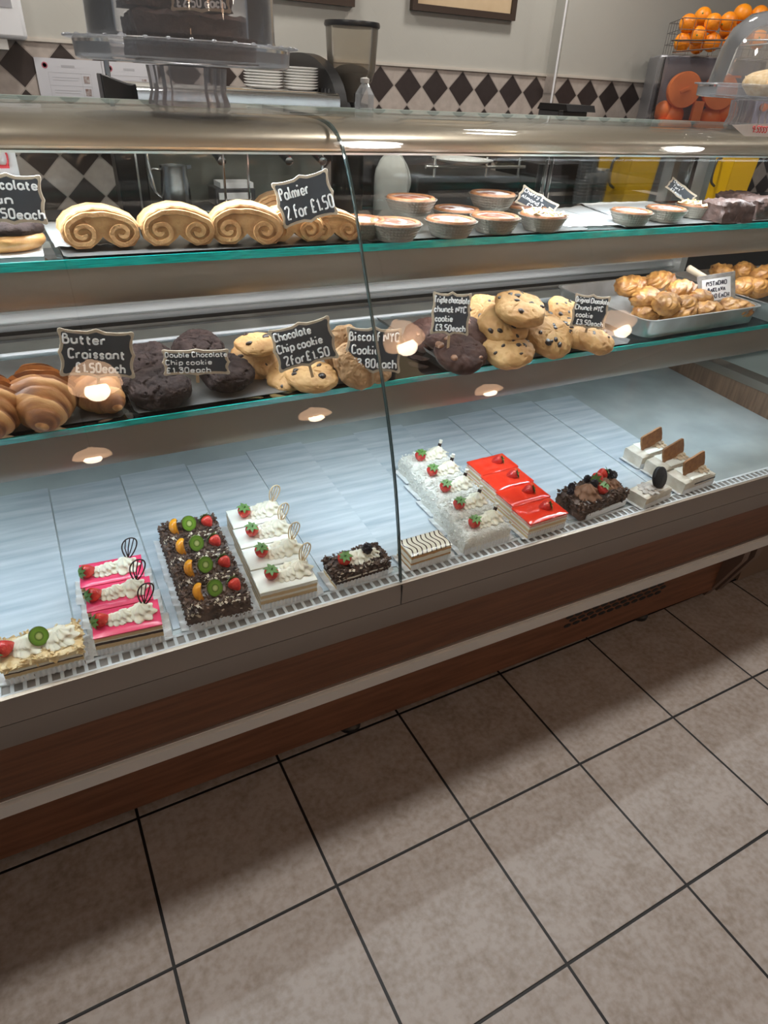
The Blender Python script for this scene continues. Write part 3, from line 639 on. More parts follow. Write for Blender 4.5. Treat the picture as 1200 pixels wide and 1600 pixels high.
def flakes(mb, n, x0, x1, y0, y1, z0, z1, s=.006, side=True, seed=1):
    rd = random.Random(seed)
    for k in range(n):
        face = rd.random(); x = rd.uniform(x0, x1); y = rd.uniform(y0, y1); z = z1
        if side and face < .5:
            f = rd.choice('lrfb'); z = rd.uniform(z0+.003, z1)
            if f == 'l': x = x0
            if f == 'r': x = x1
            if f == 'f': y = y0
            if f == 'b': y = y1
        a = s*rd.uniform(.5, 1.2); b = a*rd.uniform(.3, .7)
        mb.box(-a/2, a/2, -b/2, b/2, -.0006, .0006, T(x, y, z+.001) @ Matrix.Rotation(rd.uniform(0, 6.3), 4, 'Z') @ Matrix.Rotation(rd.uniform(-.9, .9), 4, 'X') @ Matrix.Rotation(rd.uniform(-.9, .9), 4, 'Y'))
def case_paper(parent, w_, d_, h=.016, spread=.013, front=True):
    # fluted white paper strip: flat base with a rippled flange standing out at both short ends
    b = MB(); b.box(-w_/2-.001, w_/2+.001, -d_/2-.001, d_/2+.001, 0, .0008)
    n = 36
    for sx in (-1, 1):
        vs = []; fs = []
        for i in range(n+1):
            y = -d_/2-.001+(d_+.002)*i/n; q = .0022*math.sin(i*PI*.92)
            for (dx, z) in ((0.0008, .0004), (spread*.55, .002+q*.6), (spread+q*.8, .0035+q)): vs += [(sx*(w_/2+dx), y, z), (sx*(w_/2+dx), y, z+.0006)]
        for i in range(n):
            a = i*6; c = a+6
            fs += [(a, c, c+2, a+2), (a+2, c+2, c+4, a+4), (a+1, a+3, c+3, c+1), (a+3, a+5, c+5, c+3), (a+4, c+4, c+5, a+5)]
        b.add(vs, fs)
    if front:
        vs = []; fs = []; n = 60
        for i in range(n+1):
            x = -w_/2+w_*i/n; q = .0012*math.sin(i*PI*.5)
            for z in (0, h*.45, h*.8): vs += [(x, -d_/2-.0016+q, z), (x, -d_/2-.0010+q, z)]
        for i in range(n):
            a = i*6; c = a+6; fs += [(a, c, c+2, a+2), (a+2, c+2, c+4, a+4), (a+1, a+3, c+3, c+1), (a+3, a+5, c+5, c+3), (a+4, c+4, c+5, a+5)]
        b.add(vs, fs)
    return b.build('paper_case', M['paper'], parent)
def slab(w_, d_, z0, z1, amp=0.0, n=10, seed=0, top_round=.004, rag=0):
    # box with subdivided, slightly uneven faces and softened upper edges
    m = MB(); bm_ = bmesh.new(); bmesh.ops.create_cube(bm_, size=1)
    bmesh.ops.subdivide_edges(bm_, edges=bm_.edges[:], cuts=n, use_grid_fill=True)
    for v in bm_.verts:
        p = v.co; x, y, t = p.x*w_, p.y*d_, p.z+.5; z = z0+(z1-z0)*t
        ex = max(0, abs(x)-(w_/2-top_round)); ey = max(0, abs(y)-(d_/2-top_round)); e = min(top_round, math.hypot(ex, ey))
        if t > .5: z -= (top_round-math.sqrt(max(0, top_round**2-e*e)))*(t-.5)*2
        if amp:
            q = Vector((x, y, z))*70+Vector((seed, seed*2, 0)); x += amp*noise.noise(q); y += amp*noise.noise(q+Vector((9, 0, 0)))
            if t > .3: z += amp*noise.noise(q+Vector((0, 9, 0)))
        v.co = (x, y, z)
    bm_.verts.index_update(); m.add([v.co[:] for v in bm_.verts], [[v.index for v in f.verts] for f in bm_.faces]); bm_.free(); return m

def on_deck(name, label, cat, x, y, rz=-3.0, group=None):
    return thing(name, label, cat, (x, y, zd(y)+.0005), math.radians(rz), group, TILT)

# ------------------------------------------------------------------ bare boards on the deck
BX = [-.343, -.196, -.049, .098, .245, .392, .537, .680, .824, .968, 1.119, 1.268, 1.415]
bd = None
BL = ['at the left edge behind the kiwi topped slice', 'behind and left of the kiwi topped slice', 'behind the pink glazed slices', 'behind the chocolate fruit slices', 'behind the white cream slices', 'behind the blackberry slice',
      'behind the feathered icing slice', 'behind the coconut slices', 'behind and right of the coconut slices', 'behind the red glazed slices', 'behind the chocolate berry slice', 'last in the row, left of the biscuit slices']
for i in range(12):
    xa, xb = BX[i], BX[i+1]; lab = 'pale brushed metal board on the deck, ' + BL[i]
    x = (xa+xb)/2; yb = [1.400, 1.415, 1.405, 1.412, 1.402, 1.416, 1.404, 1.412, 1.400, 1.408, 1.412, 1.402][i]
    if bd is None:
        bd = thing('display_board', lab, 'board', (x, .886, zd(.886)-.0027), 0, 'bare boards on the deck', TILT)
        m = MB(); m.box(-.0722, .0722, 0, .52, 0, .0022).build('plate', M['board'], bd, smooth=False, bevel=.0006)
    else: clone(bd, lab, (x, .886+(yb-1.40), zd(.886+(yb-1.4))-.0027))

# ------------------------------------------------------------------ cake slices on the deck
SP = (.66, .47, .25); CR = (.80, .74, .62); DKS = (.045, .02, .013)
M['s_pink'] = layers('pink_slice_side', [(0, DKS), (.004, SP), (.011, CR), (.014, SP), (.022, DKS), (.0275, CR), (.030, SP), (.036, DKS)])
M['s_white'] = layers('white_slice_side', [(0, SP), (.009, CR), (.013, SP), (.021, CR), (.026, SP), (.033, (.86, .83, .74))])
M['s_red'] = layers('red_slice_side', [(0, SP), (.007, CR), (.011, (.72, .25, .18)), (.013, CR), (.018, SP), (.025, CR), (.030, (.72, .33, .26)), (.033, CR)])
M['s_mf'] = layers('feathered_slice_side', [(0, (.42, .22, .08)), (.006, CR), (.014, (.50, .26, .09)), (.018, CR), (.028, (.50, .26, .09)), (.034, CR)], bump=.6)
M['s_choc'] = layers('chocolate_slice_side', [(0, SP), (.006, CR), (.010, DKS), (.018, CR), (.022, DKS)])
M['s_kiwi'] = layers('almond_slice_side', [(0, (.30, .16, .07)), (.005, (.05, .025, .015)), (.009, CR), (.014, SP), (.020, (.05, .025, .015)), (.023, CR)])

def place_rows(proto, spots, labels):
    for i, (x, y) in enumerate(spots):
        if i == 0:
            proto.location = (x, y, zd(y)+.0005); proto['label'] = labels[0]
        else: clone(proto, labels[i], (x, y, zd(y)+.0005))
# pink glazed slices
t = on_deck('pink_glazed_slice', '', 'cake', 0, 0, -5, 'pink glazed cream slices')
slab(.105, .062, .0008, .037, .0006).build('sponge', M['s_pink'], t)
slab(.106, .063, .037, .0412, .0004, top_round=.0025).build('pink_glaze', M['pink'], t)
c = MB(); shell(c, -.012, .001, .041, .013, .015, .009); rosette(c, .024, .002, .041, .0185, .019)
c.build('whipped_cream', M['cream'], t)
strawberry(t, -.037, -.001, .049, .0105, 75, -60); fan(t, .030, .008, .054, M['choc'], .036, 12, 14); case_paper(t, .105, .062)
place_rows(t, [(.032, .913), (.031, .978), (.029, 1.043)], ['pink glazed cream slice nearest the glass, front of its row of three', 'pink glazed cream slice, middle one of its row of three', 'pink glazed cream slice farthest from the glass in its row of three'])
# kiwi cream slice at the far left
t = on_deck('cream_slice', 'almond coated cream slice topped with a kiwi slice, left of the pink slices', 'cake', -.098, .908, -2)
slab(.112, .062, .0008, .036, .0014, seed=3).build('sponge', M['s_kiwi'], t)
slab(.116, .066, .029, .039, .002, seed=5).build('almond_crust', M['flaky'], t)
fl = MB(); flakes(fl, 170, -.058, .058, -.033, .033, .022, .039, .009, seed=8); fl.build('almond_flakes', M['flaky'], t, kind='stuff')
c = MB(); shell(c, -.022, 0, .039, .018, .018, .006); shell(c, .024, 0, .039, .019, .019, .006); c.build('whipped_cream', M['cream'], t)
strawberry(t, -.047, -.002, .050, .0115, 80, -60); kiwi(t, .001, -.003, .058, .0145, -32, 25); case_paper(t, .112, .062)
# chocolate fruit slices
t = on_deck('chocolate_fruit_slice', '', 'cake', 0, 0, -3, 'chocolate fruit slices')
slab(.108, .064, .0008, .042, .0016, seed=9, top_round=.008).build('sponge', M['flake'], t)
fl = MB(); flakes(fl, 420, -.054, .054, -.032, .032, .004, .0425, .0075, seed=3); fl.build('chocolate_flakes', M['flake'], t, kind='stuff')
fl = MB(); flakes(fl, 70, -.052, .052, -.033, -.018, .010, .043, .006, seed=5); fl.build('pale_flakes', M['flake_w'], t, kind='stuff')
peach(t, -.021, .002, .051, .016, 20, -15); kiwi(t, .000, -.001, .055, .0145, -28, 18); strawberry(t, .036, .002, .048, .0098, -60, 25)
case_paper(t, .108, .064)
place_rows(t, [(.180, .914), (.181, .980), (.182, 1.046), (.184, 1.111)], ['chocolate flake slice with peach and kiwi nearest the glass', 'chocolate flake slice with peach and kiwi, second from the glass', 'chocolate flake slice with peach and kiwi, third from the glass', 'chocolate flake slice with peach and kiwi at the back of its row'])
# white cream slices with striped wafer fans
t = on_deck('white_cream_slice', '', 'cake', 0, 0, -2, 'white cream slices with strawberry')
slab(.106, .062, .0008, .040, .0008, seed=4).build('sponge', M['s_white'], t)
slab(.107, .063, .037, .0435, .001, seed=6, top_round=.004).build('icing', M['cream_white'], t)
c = MB(); shell(c, .004, -.004, .043, .014, .013, .010); rosette(c, .030, .003, .043, .020, .020); rosette(c, .014, .012, .043, .013, .013); c.build('whipped_cream', M['cream'], t)
strawberry(t, -.024, -.002, .0525, .0110, 12, 0); fan(t, .036, .006, .057, M['wafer'], .034, 15, 20); case_paper(t, .106, .062)
place_rows(t, [(.306, .914), (.310, .980), (.313, 1.046), (.318, 1.111)], ['white iced cream slice with a wafer fan nearest the glass', 'white iced cream slice with a wafer fan, second from the glass', 'white iced cream slice with a wafer fan, third from the glass', 'white iced cream slice with a wafer fan at the back of its row'])
# blackberry slice
t = on_deck('chocolate_berry_slice', 'small chocolate curl slice topped with cream, strawberry and blackberry, alone on its board', 'cake', .452, .912, 2)
slab(.112, .056, .0008, .034, .0015, seed=12, top_round=.006).build('sponge', M['s_choc'], t)
fl = MB(); flakes(fl, 320, -.056, .056, -.028, .028, .012, .0365, .012, seed=13); fl.build('chocolate_curls', M['flake'], t, kind='stuff')
fl = MB(); flakes(fl, 60, -.05, .05, -.030, -.02, .012, .036, .006, seed=15); fl.build('pale_flakes', M['flake_w'], t, kind='stuff')
c = MB(); shell(c, -.002, .002, .036, .016, .016, .010); shell(c, .026, .0, .036, .013, .012, .006); c.build('whipped_cream', M['cream'], t)
strawberry(t, -.028, -.002, .045, .0115, 25, -20); b = MB(); blackberry(b, .020, -.002, .055, .0105); b.build('blackberry', M['black_b'], t); case_paper(t, .112, .056)
# feathered icing slice
def feather():
    m = bpy.data.materials.new('feathered_icing'); tt, N, L, P = nodes(m); P.inputs['Roughness'].default_value = .25; P.inputs['Coat Weight'].default_value = .4
    tc = N.new('ShaderNodeTexCoord'); sp = N.new('ShaderNodeSeparateXYZ'); L.new(tc.outputs['Object'], sp.inputs[0])
    yy = math_node(N, L, 'SINE', math_node(N, L, 'MULTIPLY', sp.outputs['Y'], 150))
    a = math_node(N, L, 'MULTIPLY_ADD', yy, .30, math_node(N, L, 'MULTIPLY', sp.outputs['X'], 92))
    fr = math_node(N, L, 'FRACT', a); k = math_node(N, L, 'LESS_THAN', fr, .26)
    q = N.new('ShaderNodeMix'); q.data_type = 'RGBA'; L.new(k, q.inputs[0]); q.inputs[6].default_value = (.80, .72, .58, 1); q.inputs[7].default_value = (.06, .025, .015, 1)
    L.new(q.outputs[2], P.inputs['Base Color']); return m
t = on_deck('feathered_slice', 'layered pastry slice with brown feathered icing beside the glass seam', 'cake', .600, .905, 2)
slab(.094, .052, .0008, .034, .0012, seed=21).build('pastry_layers', M['s_mf'], t)
slab(.095, .053, .034, .038, .0004, top_round=.002).build('icing', feather(), t); case_paper(t, .094, .052)
# coconut slices
t = on_deck('coconut_slice', '', 'cake', 0, 0, 2, 'coconut cream slices')
slab(.118, .062, .0008, .042, .0024, seed=30, top_round=.012, n=14).build('sponge', M['coconut'], t)
fl = MB(); flakes(fl, 260, -.059, .059, -.031, .031, .004, .0425, .005, seed=31); fl.build('coconut_shreds', M['coconut'], t, kind='stuff')
c = MB(); shell(c, .004, 0, .042, .014, .014, .009); rosette(c, .032, .003, .042, .018, .020); c.build('whipped_cream', M['cream'], t)
strawberry(t, -.022, -.003, .050, .0110, 15, 0)
r_ = MB(); r_.tube([(.036, .006, .058), (.038, .006, .070)], .0042, 12); q = r_.build('chocolate_roll', M['choc'], t)
MB().tube([(.038, .006, .070), (.0392, .006, .0775)], .0042, 12).build('white_tip', M['cream_white'], q); case_paper(t, .118, .062)
place_rows(t, [(.738, .913), (.744, .981), (.751, 1.049), (.757, 1.116), (.764, 1.183)], ['coconut cream slice with a strawberry nearest the glass', 'coconut cream slice with a strawberry, second from the glass', 'coconut cream slice with a strawberry in the middle of its row', 'coconut cream slice with a strawberry, fourth from the glass', 'coconut cream slice with a strawberry at the back of its row'])
# red glazed slices
t = on_deck('red_glazed_slice', '', 'cake', 0, 0, 2, 'red glazed strawberry slices')
slab(.105, .0635, .0008, .036, .0007, seed=40).build('sponge', M['s_red'], t)
slab(.106, .0645, .036, .0415, .0008, top_round=.0018, seed=41).build('red_jelly', M['red'], t)
strawberry(t, .014, .003, .044, .0105, 70, 65); case_paper(t, .105, .0635)
place_rows(t, [(.889, .906), (.893, .972), (.897, 1.038), (.901, 1.104)], ['red jelly topped strawberry slice nearest the glass', 'red jelly topped strawberry slice, second from the glass', 'red jelly topped strawberry slice, third from the glass', 'red jelly topped strawberry slice at the back of its row'])
# chocolate gateau slice
t = on_deck('chocolate_gateau_slice', 'large chocolate flake slice with brown cream, strawberries and blackberries, right of the red slices', 'cake', 1.060, .925, 6)
slab(.150, .078, .0008, .038, .003, seed=50, top_round=.010, n=14).build('sponge', M['flake'], t)
fl = MB(); flakes(fl, 620, -.076, .076, -.040, .040, .006, .040, .010, seed=51); fl.build('chocolate_flakes', M['flake'], t, kind='stuff')
MB().box(-.06, .072, -.044, -.041, .002, .016).build('paper_band', M['paper'], t)
c = MB(); rosette(c, -.030, -.006, .038, .025, .028); rosette(c, .034, .002, .038, .019, .022); rosette(c, .058, -.006, .038, .016, .018); c.build('chocolate_cream', M['choc_cream'], t)
strawberry(t, .018, .012, .060, .012, 75, -70); strawberry(t, .004, -.018, .050, .011, 10, 0); strawberry(t, .040, .020, .060, .011, 60, 60)
for k, (x, y, z) in enumerate([(-.012, -.004, .063), (.052, .010, .064), (.062, .004, .060), (-.052, .024, .050), (.0, .026, .055), (-.066, .012, .044)]):
    b = MB(); blackberry(b, x, y, z, .0098 if k < 3 else .0085); b.build('blackberry', M['black_b'], t)
# biscuit slices
def biscuit(parent, x, y, z, w_=.062, h=.030, rz=0, ry=0):
    out = []; n = 60
    for i in range(n):
        a = 2*PI*i/n; p = 9; cx = math.copysign(abs(math.cos(a))**(2/p), math.cos(a)); cz = math.copysign(abs(math.sin(a))**(2/p), math.sin(a))
        s = 1+.022*math.cos(18*a); out.append((cx*w_/2*s, cz*h/2*s))
    return MB().prism(out, 'y', -.0028, .0028, T(x, y, z) @ R('Z', rz) @ R('Y', ry) @ R('X', -12)).build('biscuit', M['biscuit'], parent, bevel=.001)
t = on_deck('biscuit_slice', '', 'cake', 0, 0, 4, 'cream slices with an upright biscuit')
slab(.116, .058, .0008, .036, .0014, seed=60, top_round=.006).build('sponge', M['beige'], t)
slab(.070, .054, .0345, .0385, .0012, seed=61, top_round=.003).build('cream_top', M['cream_white'], t)
MB().box(-.02, .058, -.0305, -.0292, .0195, .0225).build('filling_line', M['choc'], t)
c = MB(); rosette(c, .024, .002, .038, .020, .013, 1.0, 9); c.build('coffee_cream', M['latte'], t)
biscuit(t, -.006, .000, .0600, .074, .040, 2, -13); case_paper(t, .116, .058, front=True)
place_rows(t, [(1.362, .905), (1.360, .970), (1.352, 1.036)], ['beige cream slice with an upright biscuit nearest the glass', 'beige cream slice with an upright biscuit, middle one of three', 'beige cream slice with an upright biscuit farthest from the glass'])
t = on_deck('cookie_cream_slice', 'beige cream slice topped with a round black sandwich biscuit', 'cake', 1.214, .893, 8)
slab(.100, .050, .0008, .032, .0012, seed=70, top_round=.005).build('sponge', M['beige'], t)
c = MB(); rosette(c, -.014, -.002, .032, .022, .010, .9, 9); c.build('cream_swirl', mat('grey_cream', (.55, .49, .43), .5, col2=(.40, .35, .31), scale=50), t)
Mx = T(.014, -.003, .056) @ R('Z', 4) @ R('X', 66) @ Matrix.Scale(1.16, 4)
q = MB().lathe([(.001, -.0045), (.0205, -.0045), (.022, -.0035), (.022, -.0015), (.021, -.0012), (.021, .0012), (.022, .0015), (.022, .0035), (.0205, .0045), (.001, .0045)], 40, (0, 0, 0), Mx).build('sandwich_biscuit', M['sandwich'], t)
rg = MB()
for k in range(24): rg.blob((.0175*math.cos(2*PI*k/24), .0175*math.sin(2*PI*k/24), .0046), (.0012, .0012, .0006), 6, 4, M=Mx)
rg.build('embossing', M['sandwich'], q); case_paper(t, .100, .050)

# ------------------------------------------------------------------ lower glass shelf: trays and bakes
Z2 = .9130
def flat_tray(name, label, x0, x1, y0, y1, z, m, lip=.006, group=None, rz=0):
    t = thing(name, label, 'tray', ((x0+x1)/2, y0, z), math.radians(rz), group); a = (x1-x0)/2; d = y1-y0
    prof = [(-a, lip), (-a+.006, .0005), (a-.006, .0005), (a, lip), (a, lip+.0012), (a-.0065, .0018), (-a+.0065, .0018), (-a, lip+.0012)]
    MB().prism(prof, 'y', 0, d).build('base', m, t); MB().prism([(0, .0005), (d, .0005), (d, .0016), (0, .0016)], 'x', -a+.006, a-.006).build('sheet', m, t)
    return t
G2 = 'baking sheets on the lower shelf'
flat_tray('baking_sheet', 'dark sheet under the croissants', -.30, .098, 1.064, 1.39, Z2, M['bake_tray'], .004, G2)
flat_tray('baking_sheet', 'dark sheet under the double chocolate and chocolate chip cookies', .115, .520, 1.066, 1.395, Z2, M['bake_tray'], .007, G2)
flat_tray('baking_sheet', 'dark sheet under the triple chocolate and original chunk cookies', .722, 1.205, 1.056, 1.39, Z2, M['bake_tray'], .009, G2)
# croissants
def croissant_mesh():
    m = MB(); n = 96; k = 30; vs = []; fs = []
    for i in range(n+1):
        u = i/n; s = 2*u-1
        r = .034*(1-abs(s)**1.45)+.009*(1-abs(s)**8)+.0025
        st = (abs(s)*4.5+.5) % 1.0; r *= 1+.06*(math.sin(PI*min(1, st*1.1+.25))**.6-.5)+.15*(.5-st) if abs(s) < .97 else 1
        cy = .084*s; cx = .020*s*s*(.6 if s < 0 else -1.2)
        for j in range(k):
            a = 2*PI*j/k; rr = r*(1+.03*math.sin(3*a+7*s))
            q = Vector((cx+rr*1.08*math.cos(a), cy, rr*.90*math.sin(a))); h = noise.noise(q*45)*.0022
            vs.append((q.x+h*math.cos(a), q.y+h*.6, q.z+h*math.sin(a)))
    for i in range(n):
        for j in range(k): fs.append((i*k+j, i*k+(j+1) % k, (i+1)*k+(j+1) % k, (i+1)*k+j))
    fs += [tuple(range(k)), tuple(range(n*k, n*k+k))]
    return m.add(vs, fs)
cr = croissant_mesh().build('croissant', M['croissant']); tag(cr, '', 'croissant', 'croissants on the lower shelf')
for i, (px, py, z, rz, s, lab) in enumerate([(66, 622, .036, -12, 1.0, 'golden croissant lying whole beside the left edge, left of the butter croissant sign'),
        (-12, 636, .034, -14, .95, 'golden croissant cut off by the left edge of the photo'), (147, 608, .032, 18, .82, 'croissant half hidden behind the butter croissant sign')]):
    o = cr if i == 0 else clone(cr, lab); o['label'] = lab
    P = atz(px, py, Z2+z); o.location = (P.x, P.y, Z2+.0025+.0365*s); o.rotation_euler = (math.radians(12), 0, math.radians(rz)); o.scale = (s, s, s)
# cookies
def cookie_mesh(r=.048, h=.016, amp=.10, freq=32, seed=0):
    m = MB().blob((0, 0, 0), (r, r, h), 72, 36, amp, freq, seed, flat=-h*.55, oct=2, power=.86); vs = []
    for v in m.v:      # cracked, crumbly crust
        p = Vector(v); d = p.normalized(); q = p*95+Vector((seed*7, 0, 0)); c = abs(noise.noise(q*.75)); k = -.0026*max(0, 1-c*9)+.0011*noise.noise(q*2.6)
        if p.z > -h*.45: p += Vector((d.x*.6, d.y*.6, 1 if p.z > 0 else .4))*k*(1.3 if amp > .1 else .9)
        vs.append(tuple(p))
    m.v = vs; return m
def cookie(name, m, chips=0, mc=None, r=.048, h=.016, amp=.10, seed=0, freq=32, mc2=None):
    t = thing(name, '', 'cookie'); cookie_mesh(r, h, amp, freq, seed).build('body', m, t)
    rd = random.Random(seed+5)
    for part, mm, n in (('chocolate_chips', mc, chips), ('milk_chips', mc2, chips//2)):
        if not mm or not n: continue
        b = MB()
        for k in range(n):
            a = rd.uniform(0, 6.28); q = r*math.sqrt(rd.uniform(0, .80)); zz = h*(1-(q/r)**2.6)**.45
            s = rd.uniform(.0050, .0092)
            b.blob((q*math.cos(a), q*math.sin(a), zz*.90), (s, s*rd.uniform(.6, .9), s*.55), 9, 6, .25, 200, k, M=None)
        b.build(part, mm, t, kind='stuff')
    return t
KINDS = {}
def cookies(kind, items, group, scale=1.0):
    for i, (px, py, z, rx, ry, rz, s, lab) in enumerate(items):
        v = kind[i % len(kind)]
        P = atz(px, py, Z2+z)
        if not v.get('label'): o = v; o['label'] = lab
        else: o = clone(v, lab)
        o['group'] = group; o.location = P; o.rotation_euler = (R('Y', ry-4) @ R('X', rx+2) @ R('Z', rz)).to_euler(); o.scale = (s, s, s)
dd = [cookie('double_chocolate_cookie', M['cookie_dark'], r=.047, h=.024, amp=.11, seed=s, freq=42) for s in (1, 2)]
cookies(dd, [(250, 606, .024, 8, 2, 10, 1.08, 'dark double chocolate cookie at the front, below the left end of its sign'), (231, 566, .040, 12, -6, 60, 1.0, 'dark double chocolate cookie behind the front one, right of the croissant sign'),
    (310, 545, .050, 10, 4, 120, 1.0, 'dark double chocolate cookie peeking out above the double chocolate sign'), (353, 582, .030, 10, 8, 200, 1.0, 'dark double chocolate cookie at the right end of the double chocolate sign'),
    (214, 596, .014, 3, 0, 300, .85, 'dark double chocolate cookie at the left end of its pile, mostly covered')], 'double chocolate cookies')
cc = [cookie('chocolate_chip_cookie', M['cookie'], 5, M['chip'], r=.046, h=.014, amp=.08, seed=s, freq=45) for s in (11, 12)]
cookies(cc, [(487, 588, .020, 10, 3, 30, 1.02, 'chocolate chip cookie at the front, below the tilted two for one sign'), (455, 583, .018, 12, -14, 80, 1.0, 'chocolate chip cookie showing at the left foot of the tilted two for one sign'),
    (396, 560, .030, 35, -25, 140, .95, 'chocolate chip cookie leaning left of the tilted two for one sign'), (402, 538, .062, 6, 3, 200, .85, 'chocolate chip cookie lying on top, left of the tilted two for one sign'),
    (428, 572, .018, 20, 12, 250, .85, 'broken chocolate chip cookie tucked behind the tilted two for one sign')], 'chocolate chip cookies')
bb = [cookie('caramel_cookie', M['cookie_pale'], r=.046, h=.015, amp=.09, seed=s, freq=50) for s in (21, 22)]
cookies(bb, [(540, 548, .050, 70, 10, 35, .98, 'caramel cookie standing on edge left of the caramel cookie sign'), (558, 570, .034, 52, 16, 25, 1.0, 'caramel cookie leaning under the lower left of the caramel cookie sign'), (584, 570, .026, 40, 8, -10, .82, 'caramel cookie showing below the middle of the caramel cookie sign')], 'caramel cookies')
t3 = [cookie('triple_chocolate_cookie', M['cookie_brown'], 5, M['chip_milk'], r=.051, h=.021, amp=.10, seed=s, freq=40) for s in (31, 33)]
cookies(t3, [(719, 553, .026, 18, -4, 20, 1.0, 'brown triple chocolate cookie at the front, below its sign'), (665, 523, .022, 12, -16, 70, .92, 'brown triple chocolate cookie at the left, behind the lamp reflection'), (690, 527, .030, 14, 6, 160, .88, 'brown triple chocolate cookie hidden behind the left of its sign'), (745, 520, .040, 18, 10, 260, .9, 'brown triple chocolate cookie right of the triple chocolate sign')], 'triple chocolate cookies')
oc = [cookie('chocolate_chunk_cookie', M['cookie'], 8, M['chip'], r=.054, h=.022, amp=.09, seed=s, freq=34) for s in (41, 42, 45)]
cookies(oc, [(794, 548, .024, 16, -4, 10, 0.95, 'golden chunk cookie at the front, right of the dark triple chocolate one'), (858, 526, .034, 30, 2, 50, 0.99, 'golden chunk cookie leaning in the middle of the pile'), (787, 508, .062, 22, -6, 100, 0.97, 'golden chunk cookie second from the top of the pile, left side'),
    (812, 483, .098, 16, 2, 150, 0.99, 'golden chunk cookie on top of the pile'), (926, 530, .022, 14, 10, 200, 0.88, 'golden chunk cookie below the original chunk sign'), (884, 488, .052, 24, 14, 240, .86, 'dark baked chunk cookie left of the original chunk sign'),
    (840, 505, .048, 10, 5, 290, 0.99, 'golden chunk cookie buried in the middle of the pile'), (898, 520, .030, 22, 8, 340, 0.90, 'golden chunk cookie behind the original chunk sign'), (755, 488, .07, 30, -20, 30, 0.79, 'golden chunk cookie at the upper left of the pile, next to the triple chocolate sign')], 'chocolate chunk cookies')
# deep aluminium trays of baklava
def deep_tray(label, x0, x1, y0, y1, z, h=.044, rz=0):
    t = thing('deep_tray', label, 'tray', ((x0+x1)/2, (y0+y1)/2, z), math.radians(rz), 'deep aluminium trays'); a, b = (x1-x0)/2, (y1-y0)/2
    def ring(o, zz, r=.03):
        out = []
        for sx, sy, st in ((1, -1, -90), (1, 1, 0), (-1, 1, 90), (-1, -1, 180)):
            for k in range(5):
                q = math.radians(st+22.5*k); out.append((sx*(a+o-r)+r*math.cos(q), sy*(b+o-r)+r*math.sin(q), zz))
        return out
    rs = [ring(-.012, .0006), ring(-.006, .003), ring(0, h), ring(.004, h+.0005), ring(.004, h+.002), ring(-.0015, h+.002), ring(-.0085, .005), ring(-.0145, .0028)]
    n = len(rs[0]); m = MB(); vs = [v for r in rs for v in r]; fs = []
    for k in range(len(rs)-1):
        for i in range(n): fs.append((k*n+i, k*n+(i+1) % n, (k+1)*n+(i+1) % n, (k+1)*n+i))
    fs += [tuple(range(n)), tuple(range((len(rs)-1)*n, len(rs)*n))]
    m.add(vs, fs); m.build('pan', M['alu_tray'], t); return t
deep_tray('deep aluminium tray holding a pile of baklava, left of the second one', 1.250, 1.660, 1.060, 1.385, Z2+.0005, rz=1.0)
deep_tray('deep aluminium tray of baklava farther right, partly cut off by the photo edge', 1.690, 2.010, 1.020, 1.400, Z2+.0005)
def baklava_mesh(seed):
    m = MB(); n = 34; k = 54; vs = []; fs = []
    for i in range(n+1):
        s = 2*i/n-1; r = (1-abs(s)**3.2)**.5 if abs(s) < 1 else 0; r = max(r, .03)
        for j in range(k):
            a = 2*PI*j/k; tw = a+s*.9
            rr = r*(1+.09*math.cos(2*tw+seed)+.05*math.cos(9*tw+seed)+.03*math.cos(17*tw))
            q = Vector((.050*s, .032*rr*math.cos(a), .024*rr*math.sin(a))); h = noise.noise(q*60+Vector((seed, 0, 0)))*.0035
            vs.append((q.x, q.y+h*math.cos(a), q.z+h*math.sin(a)))
    for i in range(n):
        for j in range(k): fs.append((i*k+j, i*k+(j+1) % k, (i+1)*k+(j+1) % k, (i+1)*k+j))
    fs += [tuple(range(k)), tuple(range(n*k, n*k+k))]
    return m.add(vs, fs)
bk = []
for s in range(3): bk.append(tag(baklava_mesh(s*4.3).build('baklava', M['baklava']), '', 'pastry'))
BK1 = [(985, 446, .060, 20, 'at the back left of the left tray'), (1030, 440, .062, 10, 'at the back of the left tray, second from its left end'), (1010, 466, .056, 35, 'in the middle of the left tray'), (1040, 474, .056, 42, 'in the middle of the left tray, left of the sign'),
       (1072, 478, .044, 30, 'at the front of the left tray, left of the sign foot'), (1105, 486, .034, 12, 'at the front of the left tray, under the sign'), (1150, 482, .034, -4, 'at the front right corner of the left tray'), (1065, 455, .064, 20, 'on top of the pile, just left of the sign'),
       (1015, 486, .030, 15, 'at the front left of the pile in the left tray'), (1060, 492, .028, 8, 'lowest at the front of the pile in the left tray'), (1000, 462, .038, 60, 'at the left foot of the pile in the left tray'), (1092, 468, .050, 45, 'behind the sign foot in the left tray')]
BK2 = [(1130, 425, .054, 20, 'at the back of the right tray, next to the wooden handle'), (1165, 425, .060, 15, 'on the pile in the right tray, second from the handle'), (1195, 428, .066, 10, 'on the pile in the right tray at the photo edge'), (1160, 448, .046, 30, 'at the front of the right tray, behind the sign'),
       (1185, 450, .044, 25, 'at the front of the right tray, right of the sign'), (1212, 448, .044, 35, 'at the front of the right tray, cut by the photo edge')]
for tray, lst in (('left', BK1), ('right', BK2)):
    for k, (px, py, z, rz, wh) in enumerate(lst):
        o = bk[k % 3]; lab = 'golden syrupy baklava piece '+wh
        if o.get('label'): o = clone(o, lab)
        o['label'] = lab; o['group'] = 'baklava in the %s tray' % tray
        o.location = atz(px, py, Z2+z); o.rotation_euler = (math.radians(random.uniform(-15, 15)), math.radians(random.uniform(-10, 10)), math.radians(rz-5))
